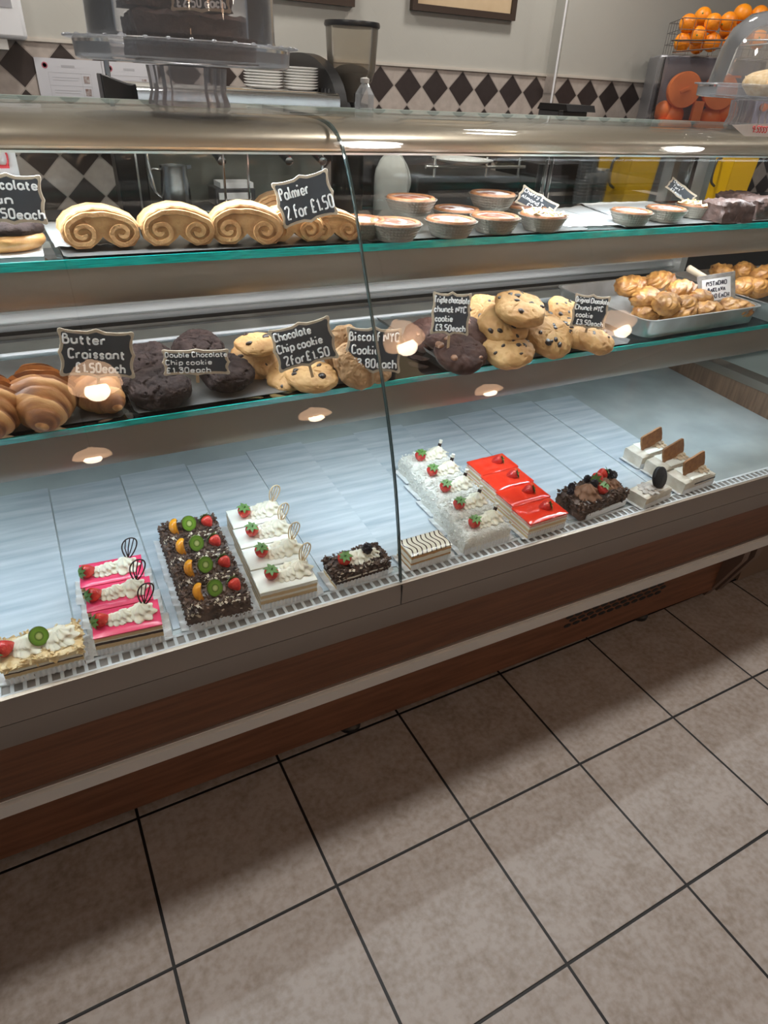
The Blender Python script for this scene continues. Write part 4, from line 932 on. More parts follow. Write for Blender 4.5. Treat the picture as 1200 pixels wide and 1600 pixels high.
P = atz(1074, 418, 1.000); P2 = atz(1112, 440, .975)
sv = thing('pastry_server', 'pastry server with a pale wooden handle resting in the baklava tray', 'server', P)
d = P2-P
MB().tube([(0, 0, 0), d*.05, d*.5, d], .0095, 12, radii=[.006, .0095, .0085, .007]).build('handle', mat('pale_wood', (.52, .42, .30), .6), sv)
MB().tube([d, d*1.6+Vector((0, 0, -.01))], .003, 8).build('shank', M['steel'], sv)
MB().box(-.03, .03, -.03, .03, -.001, .001, T(*(d*1.75+Vector((.0, 0, -.014)))) @ R('X', -20)).build('blade', M['steel'], sv)

# ------------------------------------------------------------------ upper glass shelf
Z1 = 1.139
G1 = 'sheets on the upper shelf'
flat_tray('metal_tray', 'thin metal tray under the palmiers', .062, .548, 1.170, 1.44, Z1, M['bake_tray'], .003, G1)
flat_tray('metal_tray', 'thin metal tray under the round tarts left of the bare paper', .585, 1.120, 1.172, 1.42, Z1, M['alu_tray'], .003, G1)
flat_tray('metal_tray', 'grey tray under the three tarts at the right', 1.236, 1.60, 1.180, 1.40, Z1, M['alu_tray'], .003, G1)
flat_tray('metal_tray', 'grey tray under the dark chocolate cake pieces', 1.62, 2.05, 1.175, 1.45, Z1, M['alu_tray'], .006, G1)
def sheet(label, pts, z, seed=0):
    n = 14; vs = []; fs = []; A, B, C_, D = [Vector(p) for p in pts]
    for i in range(n+1):
        for j in range(n+1):
            u, v = i/n, j/n; p = (A*(1-u)+B*u)*(1-v)+(D*(1-u)+C_*u)*v; e = max(abs(u-.5), abs(v-.5))*2
            vs.append((p.x, p.y, z+.0035+.006*(e**6)*abs(noise.noise(Vector((u*5, v*5, seed))))))
    for i in range(n):
        for j in range(n): a = i*(n+1)+j; fs.append((a, a+1, a+n+2, a+n+1))
    o = MB().add(vs, fs).build('paper_sheet', M['paper']); mo = o.modifiers.new('thick', 'SOLIDIFY'); mo.thickness = .0006
    return tag(o, label, 'paper', 'white paper sheets on the upper shelf')
sheet('white paper sheet lying bare between the two groups of tarts', [(1.09, 1.20, 0), (1.30, 1.195, 0), (1.34, 1.43, 0), (1.09, 1.41, 0)], Z1, 1)
sheet('white paper sheet reaching back behind the three right hand tarts', [(1.30, 1.30, 0), (1.58, 1.29, 0), (1.60, 1.46, 0), (1.345, 1.46, 0)], Z1+.003, 5)
sheet('white paper sheet beside the chocolate topped pastry', [(-.25, 1.178, 0), (.035, 1.178, 0), (.045, 1.40, 0), (-.25, 1.40, 0)], Z1, 2)
sheet('white paper sheet poking out at the left of the palmiers', [(.055, 1.215, 0), (.14, 1.215, 0), (.16, 1.43, 0), (.05, 1.43, 0)], Z1+.004, 3)
# palmiers: a strip of pastry coiled in from both ends, its layers running back from the front face
def palmier():
    path = []
    n = 110
    for i in range(n):          # left coil, from its eye outwards
        q = i/(n-1); a = math.radians(-60-q*800); r = .005+.0178*q; path.append(Vector((-.0320+r*1.12*math.cos(a), 0, .0245+r*.92*math.sin(a))))
    path = path[:]
    # outer arch over both coils
    e = path[-1]; arch = [e, Vector((-.057, 0, .040)), Vector((-.040, 0, .056)), Vector((-.012, 0, .062)), Vector((.018, 0, .058)), Vector((.045, 0, .047)), Vector((.060, 0, .032)), Vector((.0595, 0, .018))]
    right = []
    for i in range(n):
        q = 1-i/(n-1); a = math.radians(240+q*800); r = .005+.0168*q; right.append(Vector((.034+r*1.14*math.cos(a), 0, .0225+r*.85*math.sin(a))))
    # start angles are set so that both coils meet the arch on their outer flanks
    return path, arch, right
def coil(cx, cz, sx, sz, r0, r1, turns, end_deg, sgn, n=90):
    return [Vector((cx+(r0+(r1-r0)*i/(n-1))*sx*math.cos(math.radians(end_deg)-sgn*(1-i/(n-1))*turns*2*PI), 0,
                    cz+(r0+(r1-r0)*i/(n-1))*sz*math.sin(math.radians(end_deg)-sgn*(1-i/(n-1))*turns*2*PI))) for i in range(n)]
def palmier_mesh(seed=0):
    L_ = coil(-.0285, .0262, 1.12, .98, .0030, .0215, 1.6, 128, -1)      # runs out clockwise to its upper left flank
    R_ = coil(.0300, .0245, 1.12, .92, .0030, .0210, 1.6, 46, 1)
    arch = [L_[-1], Vector((-.034, 0, .0490)), Vector((-.014, 0, .0545)), Vector((.010, 0, .0530)), Vector((.030, 0, .0475)), R_[-1]]
    arch = chaikin(arch, 3)
    pts = L_+arch[1:-1]+list(reversed(R_))
    m = MB(); nd = 11; dep = .058; th = .0090; vs = []; fs = []; n = len(pts)
    for k in range(nd+1):
        y = dep*k/nd; rnd = 1-.45*(abs(2*k/nd-1)**6)
        for i, p in enumerate(pts):
            t = (pts[min(i+1, n-1)]-pts[max(i-1, 0)]).normalized(); nn = Vector((-t.z, 0, t.x)); w_ = th*rnd*(.45 if i in (0, n-1) else 1)
            h = noise.noise(Vector((p.x*60, y*50+seed, p.z*60)))*.0018
            sh = 1+(y/dep)*.05; base = Vector((p.x*sh, y, p.z*sh+.0))+nn*h
            vs += [base+nn*w_*.62, base-nn*w_*.62]
    for k in range(nd):
        for i in range(n-1):
            a = (k*n+i)*2; b = a+2; c = ((k+1)*n+i)*2; d = c+2
            fs += [(a, b, d, c), (a+1, c+1, d+1, b+1)]
        for i in (0, n-1):
            a = (k*n+i)*2; c = ((k+1)*n+i)*2; fs.append((a, c, c+1, a+1))
    for k in (0, nd):
        for i in range(n-1): a = (k*n+i)*2; fs.append((a, a+1, a+3, a+2))
    m.add(vs, fs)
    core = [(-.058, .028), (-.054, .038)]+[(p.x, p.z) for p in arch[1:-1]]+[(.056, .030), (.057, .018), (.046, .005), (.024, .003), (.006, .014), (0, .020), (-.006, .014), (-.02, .004), (-.042, .004), (-.057, .016)]
    m.prism(core, 'y', .0035, dep*.96); return m
pms = []
for k, s in enumerate((1, 5)):
    t = thing('palmier', '', 'pastry', group='palmiers on the upper shelf')
    palmier_mesh(s).build('pastry_coil', M['palmier'], t)
    b = MB()       # laminated outer back: fine ridges over the arch
    for q in range(9):
        yy = .007+.006*q
        sh = 1+(yy/.058)*.05
        b.tube([Vector((x*sh, yy, z*sh+.0025)) for x, z in ((-.0565, .026), (-.054, .037), (-.044, .047), (-.030, .0535), (-.010, .0580), (.012, .0562), (.032, .0500), (.048, .042), (.0565, .030))], .0036, 8)
    b.build('outer_layers', M['palmier_out'], t); pms.append(t)
for i, (px, py, rz, s, lab) in enumerate([(165, 392, 0, 1.0, 'palmier at the left end of the row'), (284, 388, -6, 1.02, 'palmier second from the left'), (388, 386, -14, 1.05, 'palmier third from the left, left of the palmier sign'),
        (462, 381, -8, .92, 'palmier in front of the bottom of the palmier sign'), (524, 379, -10, .84, 'palmier at the right end of the row, right of the palmier sign'), (440, 352, -16, .95, 'palmier behind the palmier sign')]):
    P = atz(px, py, Z1+.003); o = pms[i % 2] if i < 2 else clone(pms[i % 2])
    o['label'] = lab; o.location = P if i < 5 else (P.x, P.y-.02, P.z); o.rotation_euler = (math.radians(-4), 0, math.radians(rz)); o.scale = (s, s, s)
# chocolate topped pastry at the left edge
t = thing('chocolate_bun', 'round bun with a cracked chocolate top at the left edge, below the chocolate sign', 'pastry', atz(14, 398, Z1+.003))
MB().blob((0, .03, .018), (.058, .046, .020), 32, 14, .06, 30, 2, flat=-.016).build('bun', M['pastry'], t)
MB().blob((0, .03, .034), (.057, .046, .017), 32, 14, .09, 50, 4, flat=-.008).build('chocolate_top', M['cookie_dark'], t)
# tarts in fluted foil cups
def tart(fill):
    t = thing('tart', '', 'tart'); lob = 44
    prof = [(.036, 0), (.0365, .001), (.042, .012), (.047, .024), (.0505, .032), (.0525, .0335), (.0525, .0345), (.0500, .0340), (.047, .028), (.044, .020)]
    m = MB(); n = 176; vs = []; fs = []
    for k, (r, z) in enumerate(prof):
        for i in range(n): a = 2*PI*i/n; rr = r*(1+(.012 if 1 < k < 8 else 0)*math.cos(lob*a)); vs.append((rr*math.cos(a), rr*math.sin(a), z))
    for k in range(len(prof)-1):
        for i in range(n): j = (i+1) % n; fs.append((k*n+i, k*n+j, (k+1)*n+j, (k+1)*n+i))
    fs.append(tuple(range(n-1, -1, -1))); m.add(vs, fs)
    b = MB()
    for z, r in ((.008, .0400), (.0145, .0430), (.021, .0458), (.0275, .0486)): b.tube([(r*1.006*math.cos(2*PI*i/60), r*1.006*math.sin(2*PI*i/60), z) for i in range(61)], .0007, 4)
    f = m.build('foil_cup', M['foil'], t); b.build('foil_rib', M['foil'], f)
    MB().lathe([(.049, .029), (.0492, .0345), (.047, .0385), (.043, .0392), (.0395, .0375), (.038, .033)], 64).build('crust', M['tart_crust'], t)
    MB().blob((0, 0, .0325), (.0425, .0425, .0062), 40, 12, .03, 40, 3).build('filling', M[fill], t)
    return t
ta, tb = tart('tart_fill'), tart('tart_white')
TA = [(616, 366, 0, 'a', 'round tart at the front left, lowest of its stack'), (641, 327, .036, 'a', 'round tart stacked on top at the left, right of the palmiers'), (562, 362, 0, 'b', 'sugared tart behind the glass seam, next to the palmiers'),
      (703, 361, 0, 'b', 'sugared tart in the middle of the front row'), (772, 355, 0, 'a', 'round tart at the front, left of the cherry tart sign'), (768, 319, .036, 'b', 'sugared tart stacked on top, left of the cherry tart sign'),
      (712, 343, 0, 'b', 'sugared tart in the back row between the two stacks'), (846, 352, 0, 'c', 'flaked tart carrying the cherry tart sign'), (818, 338, 0, 'a', 'round tart behind the cherry tart sign'),
      (984, 344, 0, 'b', 'sugared tart leftmost of the three on the bare paper'), (1038, 339, 0, 'b', 'sugared tart in the middle of the three on the bare paper'), (1084, 333, 0, 'c', 'flaked tart rightmost of the three, carrying a small sign')]
usedk = set(); tc_ = None
for px, py, dz, k, lab in TA:
    if k == 'c' and tc_ is None:
        tc_ = tart('tart_white'); fl = MB(); rd = random.Random(4); flakes(fl, 70, -.036, .036, -.036, .036, .034, .040, .014, side=False, seed=9); fl.build('almond_flakes', M['flaky'], tc_, kind='stuff')
    src = {'a': ta, 'b': tb, 'c': tc_}[k]
    o = src if k not in usedk else clone(src); usedk.add(k)
    dz *= .80; P = atz(px, py, Z1+.003+dz+.008); o['label'] = lab; o['group'] = 'round foil tarts on the upper shelf'; o.location = (P.x, P.y, Z1+.003+dz); s = 1.0 if px < 900 else .94; o.scale = (s, s, s*.83); o.rotation_euler = (0, 0, random.uniform(0, 6))
# dark chocolate cake pieces at the right
cb = [tag(slab(.10, .075, 0, .046, .006, seed=80+k, top_round=.008).build('chocolate_cake_piece', M['cake_dark']), '', 'cake', 'dark chocolate cake pieces') for k in range(2)]
for i, (px, py, rz, lab) in enumerate([(1150, 336, -4, 'dark crumbly chocolate cake piece at the front left of its tray'), (1196, 330, 3, 'dark crumbly chocolate cake piece at the right photo edge'), (1165, 322, 6, 'dark crumbly chocolate cake piece in the back row of its tray')]):
    P = atz(px, py, Z1+.02); o = cb[i] if i < 2 else clone(cb[0]); o['label'] = lab; o.location = (P.x, P.y+.03, Z1+.003); o.rotation_euler = (0, 0, math.radians(rz))

# ------------------------------------------------------------------ price signs
sign('chalkboard sign reading Butter Croissant, lamp reflection across it', 152, 553, 1.045, 122, 78, 3, [('Butter', 1, .08, .62), ('Croissant', 1, .14, .86), ('£1.50each', 1, .22, .86)])
sign('low wide chalkboard sign reading Double Chocolate Chip cookie', 307, 566, 1.06, 107, 42, -1, [('Double Chocolate', 1, .06, .96), ('Chip cookie', 1, .06, .76), ('£1.30each', 1.1, .06, .76)], stick=.012, pad=.86)
sign('tilted chalkboard sign reading Chocolate Chip cookie 2 for £1.50', 475, 538, 1.060, 100, 72, -14, [('Chocolate', 1, .08, .66), ('Chip cookie', 1, .08, .80), ('2for£1.50', 1.15, .14, .86)], lean=.7)
sign('chalkboard sign priced £3.80 each, crossed by the glass seam', 584, 547, 1.052, 88, 74, 2, [('Biscoff NYC', 1, .07, .95), ('Cookie', 1, .12, .60), ('£3.80each', 1, .12, .92)], lean=.7)
sign('chalkboard sign reading Triple chocolate chunk cookie, left of the golden pile', 704.5, 490.5, 1.085, 62, 70, 3, [('Triple chocolate', 1, .06, .95), ('chunck NYC', 1, .08, .88), ('cookie', 1, .12, .56), ('£3.50each', 1, .14, .90)], stick=.03, lean=.7)
sign('chalkboard sign reading Original Chocolate Chunk cookie, right of the golden pile', 922, 487, 1.062, 57, 56, 6, [('Original Chocolate', 1, .05, .96), ('Chunck NYC', 1, .08, .84), ('cookie', 1, .14, .60), ('£3.50each', 1, .18, .92)], stick=.025, lean=.7)
sign('white price card in a grey frame standing in the baklava', 1119, 452, 1.16, 60, 48, -9, [('PISTACHIO', 1, .24, .78), ('BAKLAVA', 1, .28, .74), ('£1.40 EACH', 1, .22, .84)], group='price cards', stick=.012, lean=.8, rect=True, pad=.62)
sign('large tilted chalkboard sign reading Palmier 2 for £1.50', 477, 311, 1.160, 92, 78, -14, [('Palmier', 1, .10, .60), ('2 for £1.50', 1.15, .12, .96)], stick=.0, pad=.78)
sign('chalkboard sign reading Cherry and Almond Tart, lying on a tart', 839, 318, 1.275, 66, 33, 27, [('Cherry &', 1, .10, .60), ('Almond Tart', 1, .10, .88), ('£2 each', 1, .30, .86)], stick=.0, lean=1.3)
sign('small chalkboard sign lying on the rightmost tart', 1064, 299, 1.32, 50, 22, 34, [('Cherry', 1, .14, .60), ('Tart', 1, .2, .60), ('£2 each', 1, .2, .8)], stick=.0, lean=1.3)
sign('chalkboard sign cut off by the left photo edge, above the chocolate bun', 16, 311, 1.165, 112, 84, 2, [('Chocolate', 1, .08, .92), ('Bun', 1, .14, .55), ('£2.50each', 1, .06, .96)], stick=.0)

# ------------------------------------------------------------------ cake stands on top of the case
def stand_parts(t, R0, ped, ruff=True):
    m = MB(); m.lathe([(ped*1.02, 0), (ped, .006), (ped*.93, .02), (ped*.95, .040), (ped*.98, .058), (.03, .060)], 64, (0, 0, 0), None, 22, .035)
    m.build('pedestal', M['acrylic_ruffle'], t)
    MB().lathe([(.02, .060), (R0*.90, .061), (R0*.93, .064), (R0*.94, .088), (R0, .090), (R0+.001, .0925), (R0*.955, .093), (R0*.945, .092), (R0*.925, .068), (.02, .064)], 72).build('plate', M['acrylic_cloudy'], t)
cx, cy = .333, 1.405; ZT = 1.3375
t = thing('cake_stand', 'clear ruffled cake stand with a tall dome on top of the case at the left', 'cake stand', (cx, cy, ZT))
stand_parts(t, .192, .068)
MB().lathe([(.157, .094), (.155, .10), (.152, .30), (.142, .335), (.10, .352), (.02, .356), (.02, .353), (.10, .349), (.139, .333), (.149, .30), (.152, .10)], 72).build('dome', M['acrylic'], t)
kn = MB()
for k in range(36): kn.blob((.1915*math.cos(2*PI*k/36), .1915*math.sin(2*PI*k/36), .0925), (.004, .004, .0022), 8, 6)
kn.build('beaded_rim', M['acrylic_cloudy'], t)
tag(slab(.20, .12, 0, .068, .007, seed=90, top_round=.006).build('chocolate_cake', M['cake_dark']), 'tall dark chocolate cake piece under the left dome, lower one', 'cake', 'dark cake pieces under the dome').location = (cx+.01, cy, ZT+.0655)
o = tag(slab(.17, .11, 0, .070, .008, seed=93, top_round=.006).build('chocolate_cake', M['cake_dark']), 'dark chocolate cake piece under the left dome, stacked on the other', 'cake', 'dark cake pieces under the dome'); o.location = (cx-.01, cy+.005, ZT+.136)
# the sign leaning on those cakes reaches above the frame
sign('chalkboard sign on the dark cake under the dome, its lower edge in the photo', 312, -8, 1.312, 98, 58, 3, [('Chocolate', 1, .10, .90), ('£2.50 each', 1, .12, .90)], stick=0)
P = aty(1216, 140, 1.42)
t = thing('cake_stand', 'clear cake stand with a rounded dome on top of the case at the right edge', 'cake stand', (1.865, 1.42, ZT))
stand_parts(t, .165, .060)
MB().lathe([(.132, .094), (.130, .11), (.122, .17), (.105, .215), (.07, .245), (.02, .256), (.02, .253), (.068, .242), (.102, .213), (.119, .169), (.127, .11)], 64).build('dome', M['acrylic'], t)
tag(MB().blob((0, 0, .03), (.068, .06, .034), 32, 16, .12, 40, 6, flat=-.03).build('crumble_cake', M['flaky']), 'pale crumbly cake under the right hand dome', 'cake').location = (1.895, 1.42, ZT+.0655)
t = thing('sticker', 'white sticker with red digits on the top glass at the right', 'sticker', (0, 0, 0))
P = aty(1182, 205, 1.1695)
q = [aty(x, y, 1.165) for x, y in ((1144, 195), (1215, 193), (1222, 214), (1163, 213))]
c0 = sum(q, Vector())/4; t.location = c0
MB().add([p-c0 for p in q]+[p-c0+Vector((0, .0008, 0)) for p in q], [(0, 1, 2, 3), (7, 6, 5, 4), (0, 4, 5, 1), (1, 5, 6, 2), (2, 6, 7, 3), (3, 7, 4, 0)]).build('sheet', M['paper'], t, smooth=False)
tx = MB(); lettering(tx, '9:5SSS', -.026, -.004, .012, .0009, y=-.001); tx.build('lettering', M['print_red'], t)
# red lettered card at the left, behind the chocolate sign
P = aty(2, 268, 1.40)
t = thing('card', 'white card with bold red letters at the left edge, behind the chocolate sign', 'card', (P.x, 1.40, Z1+.002))
MB().box(-.05, .027, 0, .002, 0, .135).build('sheet', M['paper'], t, smooth=False)
tx = MB()
lettering(tx, 'lebi', 0, 0, .052, .0028, y=0); tx.v = [(.014-z*.6, -.002+y, .035+x) for x, y, z in tx.v]; tx.build('lettering', M['print_red'], t)

# ------------------------------------------------------------------ back counter and what stands on it
ZB = .92
t = thing('back_counter', 'dark worktop counter along the tiled wall', 'counter', (0, 0, 0))
MB().box(-1.2, 4.6, 2.42, 3.0, 0, ZB-.04).build('cabinet', M['dark'], t); MB().box(-1.2, 4.6, 2.40, 3.005, ZB-.04, ZB).build('worktop', mat('dark_worktop', (.05, .05, .055), .3), t, bevel=.003)
# espresso machine
t = thing('espresso_machine', 'wide steel espresso machine with a grey green front behind the palmiers', 'coffee machine', (.40, 2.46, ZB+.02))
MB().box(.0, .68, .12, .50, .03, .36).build('body', M['machine_green'], t, bevel=.004)
MB().prism([(-.03, .355), (-.045, .370), (-.045, .395), (-.03, .408), (.45, .408), (.45, .355)], 'x', .02, .68).build('top_rail', M['chrome'], t)
MB().prism([(.02, .30), (.0, .34), (-.02, .356), (.45, .356), (.45, .30)], 'x', .02, .68).build('upper_housing', M['steel'], t)
pr = [(.50*math.cos(a)-.06, .47+.10*math.sin(a)-.05) for a in [PI*k/14 for k in range(15)]]
sp_ = MB().prism([(-.02, .36)]+[(-.02+.36*(1-math.cos(a)), .36+.165*math.sin(a)) for a in [PI/2*k/10 for k in range(11)]][1:]+[(.44, .525), (.44, .36)], 'x', .68, .72).build('side_panel', M['black'], t)
rb = MB()
for k in range(12): rb.box(.676, .681, .04+k*.032, .05+k*.032, .36, .42)
rb.build('side_rib', M['darkgrey'], sp_)
MB().box(.02, .66, -.06, .12, .02, .06).build('drip_tray', M['steel'], t, bevel=.004)
MB().box(.04, .64, -.05, .10, .060, .064).build('drip_grate', M['darkgrey'], t)
for xx in (.03, .62):
    MB().lathe([(.02, -.02), (.02, -.015), (.014, 0), (.014, .03)], 16, (xx, .2, 0)).build('foot', M['black'], t)
for k, xx in enumerate((.235, .46, .58)):
    MB().lathe([(.036, 0), (.036, .05), (.03, .06)], 24, (xx, .03, .255)).build('group_head', M['chrome'], t)
    h = MB().lathe([(.034, 0), (.034, .03)], 24, (xx, .03, .226)).build('portafilter', M['steel'], t)
    MB().tube([(xx, .0, .240), (xx, -.05, .236), (xx, -.13, .215)], .012, 12, radii=[.008, .014, .0125]).build('handle', M['black'], h)
    e = MB().lathe([(.0135, 0), (.0135, .004), (.008, .006)], 16, (0, 0, 0), T(xx, -.13, .215) @ R('X', 100)).build('handle_cap', M['chrome'], h)
MB().blob((.525, .0, .26), (.006, .006, .006), 10, 8).build('indicator_light', M['led_red'], t)
MB().tube([(.03, -.02, .33), (.02, -.05, .30), (.02, -.07, .20), (.03, -.07, .12)], .005, 10).build('steam_wand', M['chrome'], t)
MB().tube([(.615, .0, .31), (.62, -.03, .25), (.62, -.03, .10)], .006, 10).build('hot_water_pipe', M['chrome'], t)
sc = None
for s, (x, y, n) in enumerate(((.875, 2.60, 8), (1.005, 2.60, 8))):
    for k in range(n):
        lab = 'white saucer in the %s stack on the espresso machine' % ('left' if s == 0 else 'right')
        if sc is None: sc = tag(MB().lathe([(.03, 0), (.045, .002), (.066, .010), (.068, .012), (.064, .0125), (.04, .006), (.005, .005)], 40).build('saucer', M['ceramic']), lab, 'saucer')
        o = sc if (s, k) == (0, 0) else clone(sc, lab)
        o['group'] = 'saucers in the %s stack' % ('left' if s == 0 else 'right'); o.location = (x, y, ZB+.4285+k*.0082)
# steaming jugs, knock box and glass screen at the left
P = aty(277, 300, 2.44)
t = thing('milk_jug', 'stainless steel milk jug left of the espresso machine', 'jug', (P.x, 2.46, ZB+.0845))
MB().lathe([(.046, 0), (.048, .004), (.047, .06), (.042, .10), (.044, .125), (.0425, .125), (.040, .10), (.044, .06), (.044, .006), (.01, .005)], 36).build('body', M['steel'], t)
MB().tube(chaikin([(-.042, 0, .112), (-.078, 0, .116), (-.082, 0, .06), (-.046, 0, .03)], 2), .0042, 8).build('handle', M['steel'], t)
MB().prism([(.036, -.014), (.058, 0), (.036, .014)], 'z', .115, .126).build('spout', M['steel'], t)
P = aty(206, 150, 2.56)
t = thing('knock_box', 'black upright box with a chrome rod, left of the espresso machine', 'box', (P.x-.035, 2.56, ZB))
MB().prism([(-.045, 0), (.045, 0), (.045, .42), (-.02, .44), (-.055, .45)], 'y', -.04, .05).build('body', M['black'], t, bevel=.004); MB().tube([(-.03, -.02, .44), (-.03, -.02, .505)], .008, 12).build('rod', M['chrome'], t)
P = aty(222, 280, 2.32)
t = thing('glass_screen', 'clear upright splash screen left of the milk jug', 'screen', (P.x, 2.32, 0))
MB().box(-.0, .004, .08, .50, ZB, 1.24).build('pane', M['glass'], t, smooth=False); MB().box(-.001, .005, .075, .08, ZB, 1.24).build('pane_edge', M['chrome'], t, smooth=False)
b = MB()
for yy in (.09, .47): b.box(-.006, .010, yy, yy+.02, ZB, ZB+.012)
b.build('clamp', M['steel'], t)
P = aty(368, 312, 2.46)
t = thing('napkin_box', 'small grey box with white napkins right of the steel jug', 'box', (P.x, 2.45, ZB+.0845))
MB().box(-.07, .07, 0, .10, 0, .055).build('box', M['darkgrey'], t, bevel=.003); MB().box(-.05, .065, .005, .09, .055, .072).build('napkins', M['paper'], t); MB().box(-.06, .05, -.010, .0, .022, .042).build('napkin_edge', M['paper'], t)
# coffee grinder and bottle
P = aty(546, 165, 2.62)
t = thing('coffee_grinder', 'black coffee grinder with a smoky hopper of ground coffee', 'grinder', (P.x+.005, 2.62, ZB))
MB().box(-.07, .07, -.10, .12, 0, .03).build('base', M['black'], t, bevel=.006)
MB().lathe([(.062, .03), (.062, .34), (.075, .36), (.078, .395), (.05, .40)], 32, (0, .02, 0)).build('body', M['black'], t)
MB().lathe([(.032, 0), (.032, .09), (.026, .10)], 24, (-.055, -.045, .30)).build('doser', M['darkgrey'], t)
MB().tube([(-.02, -.09, .385), (-.02, -.09, .43)], .008, 10).build('knob', M['chrome'], t)
hp = [(.036, .400), (.050, .432), (.076, .470), (.086, .500), (.094, .625)]
MB().lathe(hp+[(r-.0025, z) for r, z in reversed(hp)], 40).build('hopper', M['hopper'], t)
MB().lathe([(.032, .402), (.046, .434), (.072, .471), (.080, .490), (.04, .512), (.003, .518)], 32).build('ground_coffee', M['coffee'], t)
MB().lathe([(.097, .624), (.099, .630), (.096, .640), (.03, .644)], 40).build('hopper_lid', M['black'], t)
P = aty(570, 165, 1.56)
t = thing('small_bottle', 'small clear bottle with a pale cap standing on the top glass before the grinder', 'bottle', (aty(569, 166, 1.50).x, 1.50, ZT+.0005))
MB().lathe([(.020, 0), (.021, .003), (.021, .028), (.012, .042), (.008, .046), (.008, .050), (.006, .050), (.010, .042), (.019, .028), (.019, .004), (.003, .003)], 8).build('body', M['cups'], t, smooth=False)
MB().lathe([(.009, .048), (.0095, .050), (.0095, .056), (.003, .058)], 20).build('cap', mat('cap_grey', (.45, .44, .43), .4), t)
# notices, dispenser, pictures on the wall
def notice(label, px0, px1, ptop, w_, h_, rot, marks=True, YW=3.094):
    A = aty(px0, ptop, YW); t = thing('notice', label, 'notice', (A.x, YW, A.z), group='paper notices on the tiled wall'); t.rotation_euler = (0, math.radians(rot), 0)
    MB().box(0, w_, -.0008, .0, -h_, 0).build('sheet', M['notice'], t, smooth=False)
    if marks:
        p = MB(); p.box(w_*.38, w_*.58, -.0012, -.0008, -.026, -.019)
        x0, x1, z0, z1 = w_*.17, w_*.80, -.042, -h_*.93
        for a in (x0, w_*.66, x1): p.box(a, a+.0008, -.0012, -.0008, z1, z0)
        for k in range(7):
            z = z0-(z0-z1)*k/6; p.box(x0, x1, -.0012, -.0008, z-.0008, z)
        for k in range(6):
            z = z0-(z0-z1)*k/6
            for q in range(2): p.box(x0+.012, w_*.62-.004*q, -.0012, -.0008, z-.016-q*.008, z-.0145-q*.008)
        p.build('printed_lines', mat('print_grey', (.42, .42, .45), .7), t, smooth=False)
        f = MB()
        for k in range(6):
            z = z0-(z0-z1)*k/6; f.box(w_*.69, w_*.78, -.0014, -.0008, z-.030, z-.008)
        f.build('printed_photos', mat('print_photo', (.22, .13, .11), .6, col2=(.45, .42, .42), scale=70), t, smooth=False)
        MB().lathe([(.010, 0), (.010, .0006), (.0065, .0006), (.0065, 0)], 20, (0, 0, 0), T(w_*.14, -.0008, -.022) @ R('X', 90)).build('printed_ring', mat('ring_red', (.45, .12, .16), .6), t)
notice('white printed notice with small photos taped to the tiles at the left', 52, 150, 89, .225, .30, 0)
notice('second white printed notice, half hidden behind the cake stand', 157, 205, 95, .20, .30, 0)
A = aty(14, 62, 3.05)
t = thing('dispenser', 'white wall dispenser at the top left corner', 'dispenser', (aty(14, 62, 3.10).x, 3.10, aty(14, 62, 3.10).z))
MB().box(-.13, .055, -.11, 0, 0, .30).build('housing', M['white_plastic'], t, bevel=.012); MB().box(-.02, .025, -.1115, -.108, .085, .115).build('window', mat('grey_window', (.35, .35, .38), .3), t); MB().box(-.06, .012, -.1115, -.108, .135, .142).build('red_strip', mat('strip_maroon', (.20, .03, .04), .4), t)
MB().box(-.13, -.01, -.10, 0, -.03, 0).build('base', mat('dispenser_base', (.55, .54, .52), .4), t)
def picture(label, x0, x1, z0, YW=3.10):
    t = thing('picture', label, 'picture', ((x0+x1)/2, YW, z0), group='framed pictures above the tiles'); a = (x1-x0)/2; h = .42
    MB().box(-a+.022, a-.022, -.016, -.002, .022, h-.022).build('canvas', M['tan'], t, smooth=False)
    f = MB(); f.box(-a, a, -.028, 0, 0, .024).box(-a, a, -.028, 0, h-.024, h).box(-a, -a+.024, -.028, 0, .024, h-.024).box(a-.024, a, -.028, 0, .024, h-.024); f.build('frame', M['frame'], t, smooth=False)
picture('dark framed picture at the top, left one behind the grinder', .90, 1.435, aty(480, 3, 3.07).z)
picture('dark framed tan picture at the top, right of the grinder', aty(645, 18, 3.07).x, aty(806, 28, 3.07).x, aty(725, 24, 3.07).z)
# milk bottle, plate, dark appliances behind the tarts
P = aty(610, 300, 2.50)
t = thing('milk_bottle', 'large plastic milk bottle half full, behind the tarts', 'bottle', (P.x, 2.50, ZB))
def bottle_prof(o): return [(.062-o, .003), (.064-o, .01), (.064-o, .165), (.060-o, .19), (.045-o, .222), (.024-o*.5, .245), (.021-o*.5, .256)]
bp = bottle_prof(0); MB().lathe(bp+[(r, z) for r, z in reversed(bottle_prof(.0015))], 40).build('body', M['hdpe'], t)
MB().lathe([(.058, .006), (.061, .012), (.061, .150), (.01, .151)], 32).build('milk', M['milk'], t)
MB().tube(chaikin([(.030, 0, .235), (.066, 0, .19), (.080, 0, .14), (.064, 0, .10)], 2), .011, 12).build('handle', M['hdpe'], t)
MB().lathe([(.023, .254), (.0235, .258), (.022, .268), (.005, .269)], 24).build('neck', M['hdpe'], t)
P = aty(722, 254, 2.20)
t = thing('plate_shelf', 'dark appliance with a steel top rail behind the tarts', 'appliance', (1.73, 2.46, ZB))
MB().box(-.30, .19, .0, .40, 0, .17).build('body', M['black'], t, bevel=.005); MB().box(-.25, .14, -.004, .0, .04, .12).build('door_window', M['darkgrey'], t)
MB().tube([(-.28, -.02, .205), (.19, -.02, .205)], .006, 10).build('rail', M['chrome'], t)
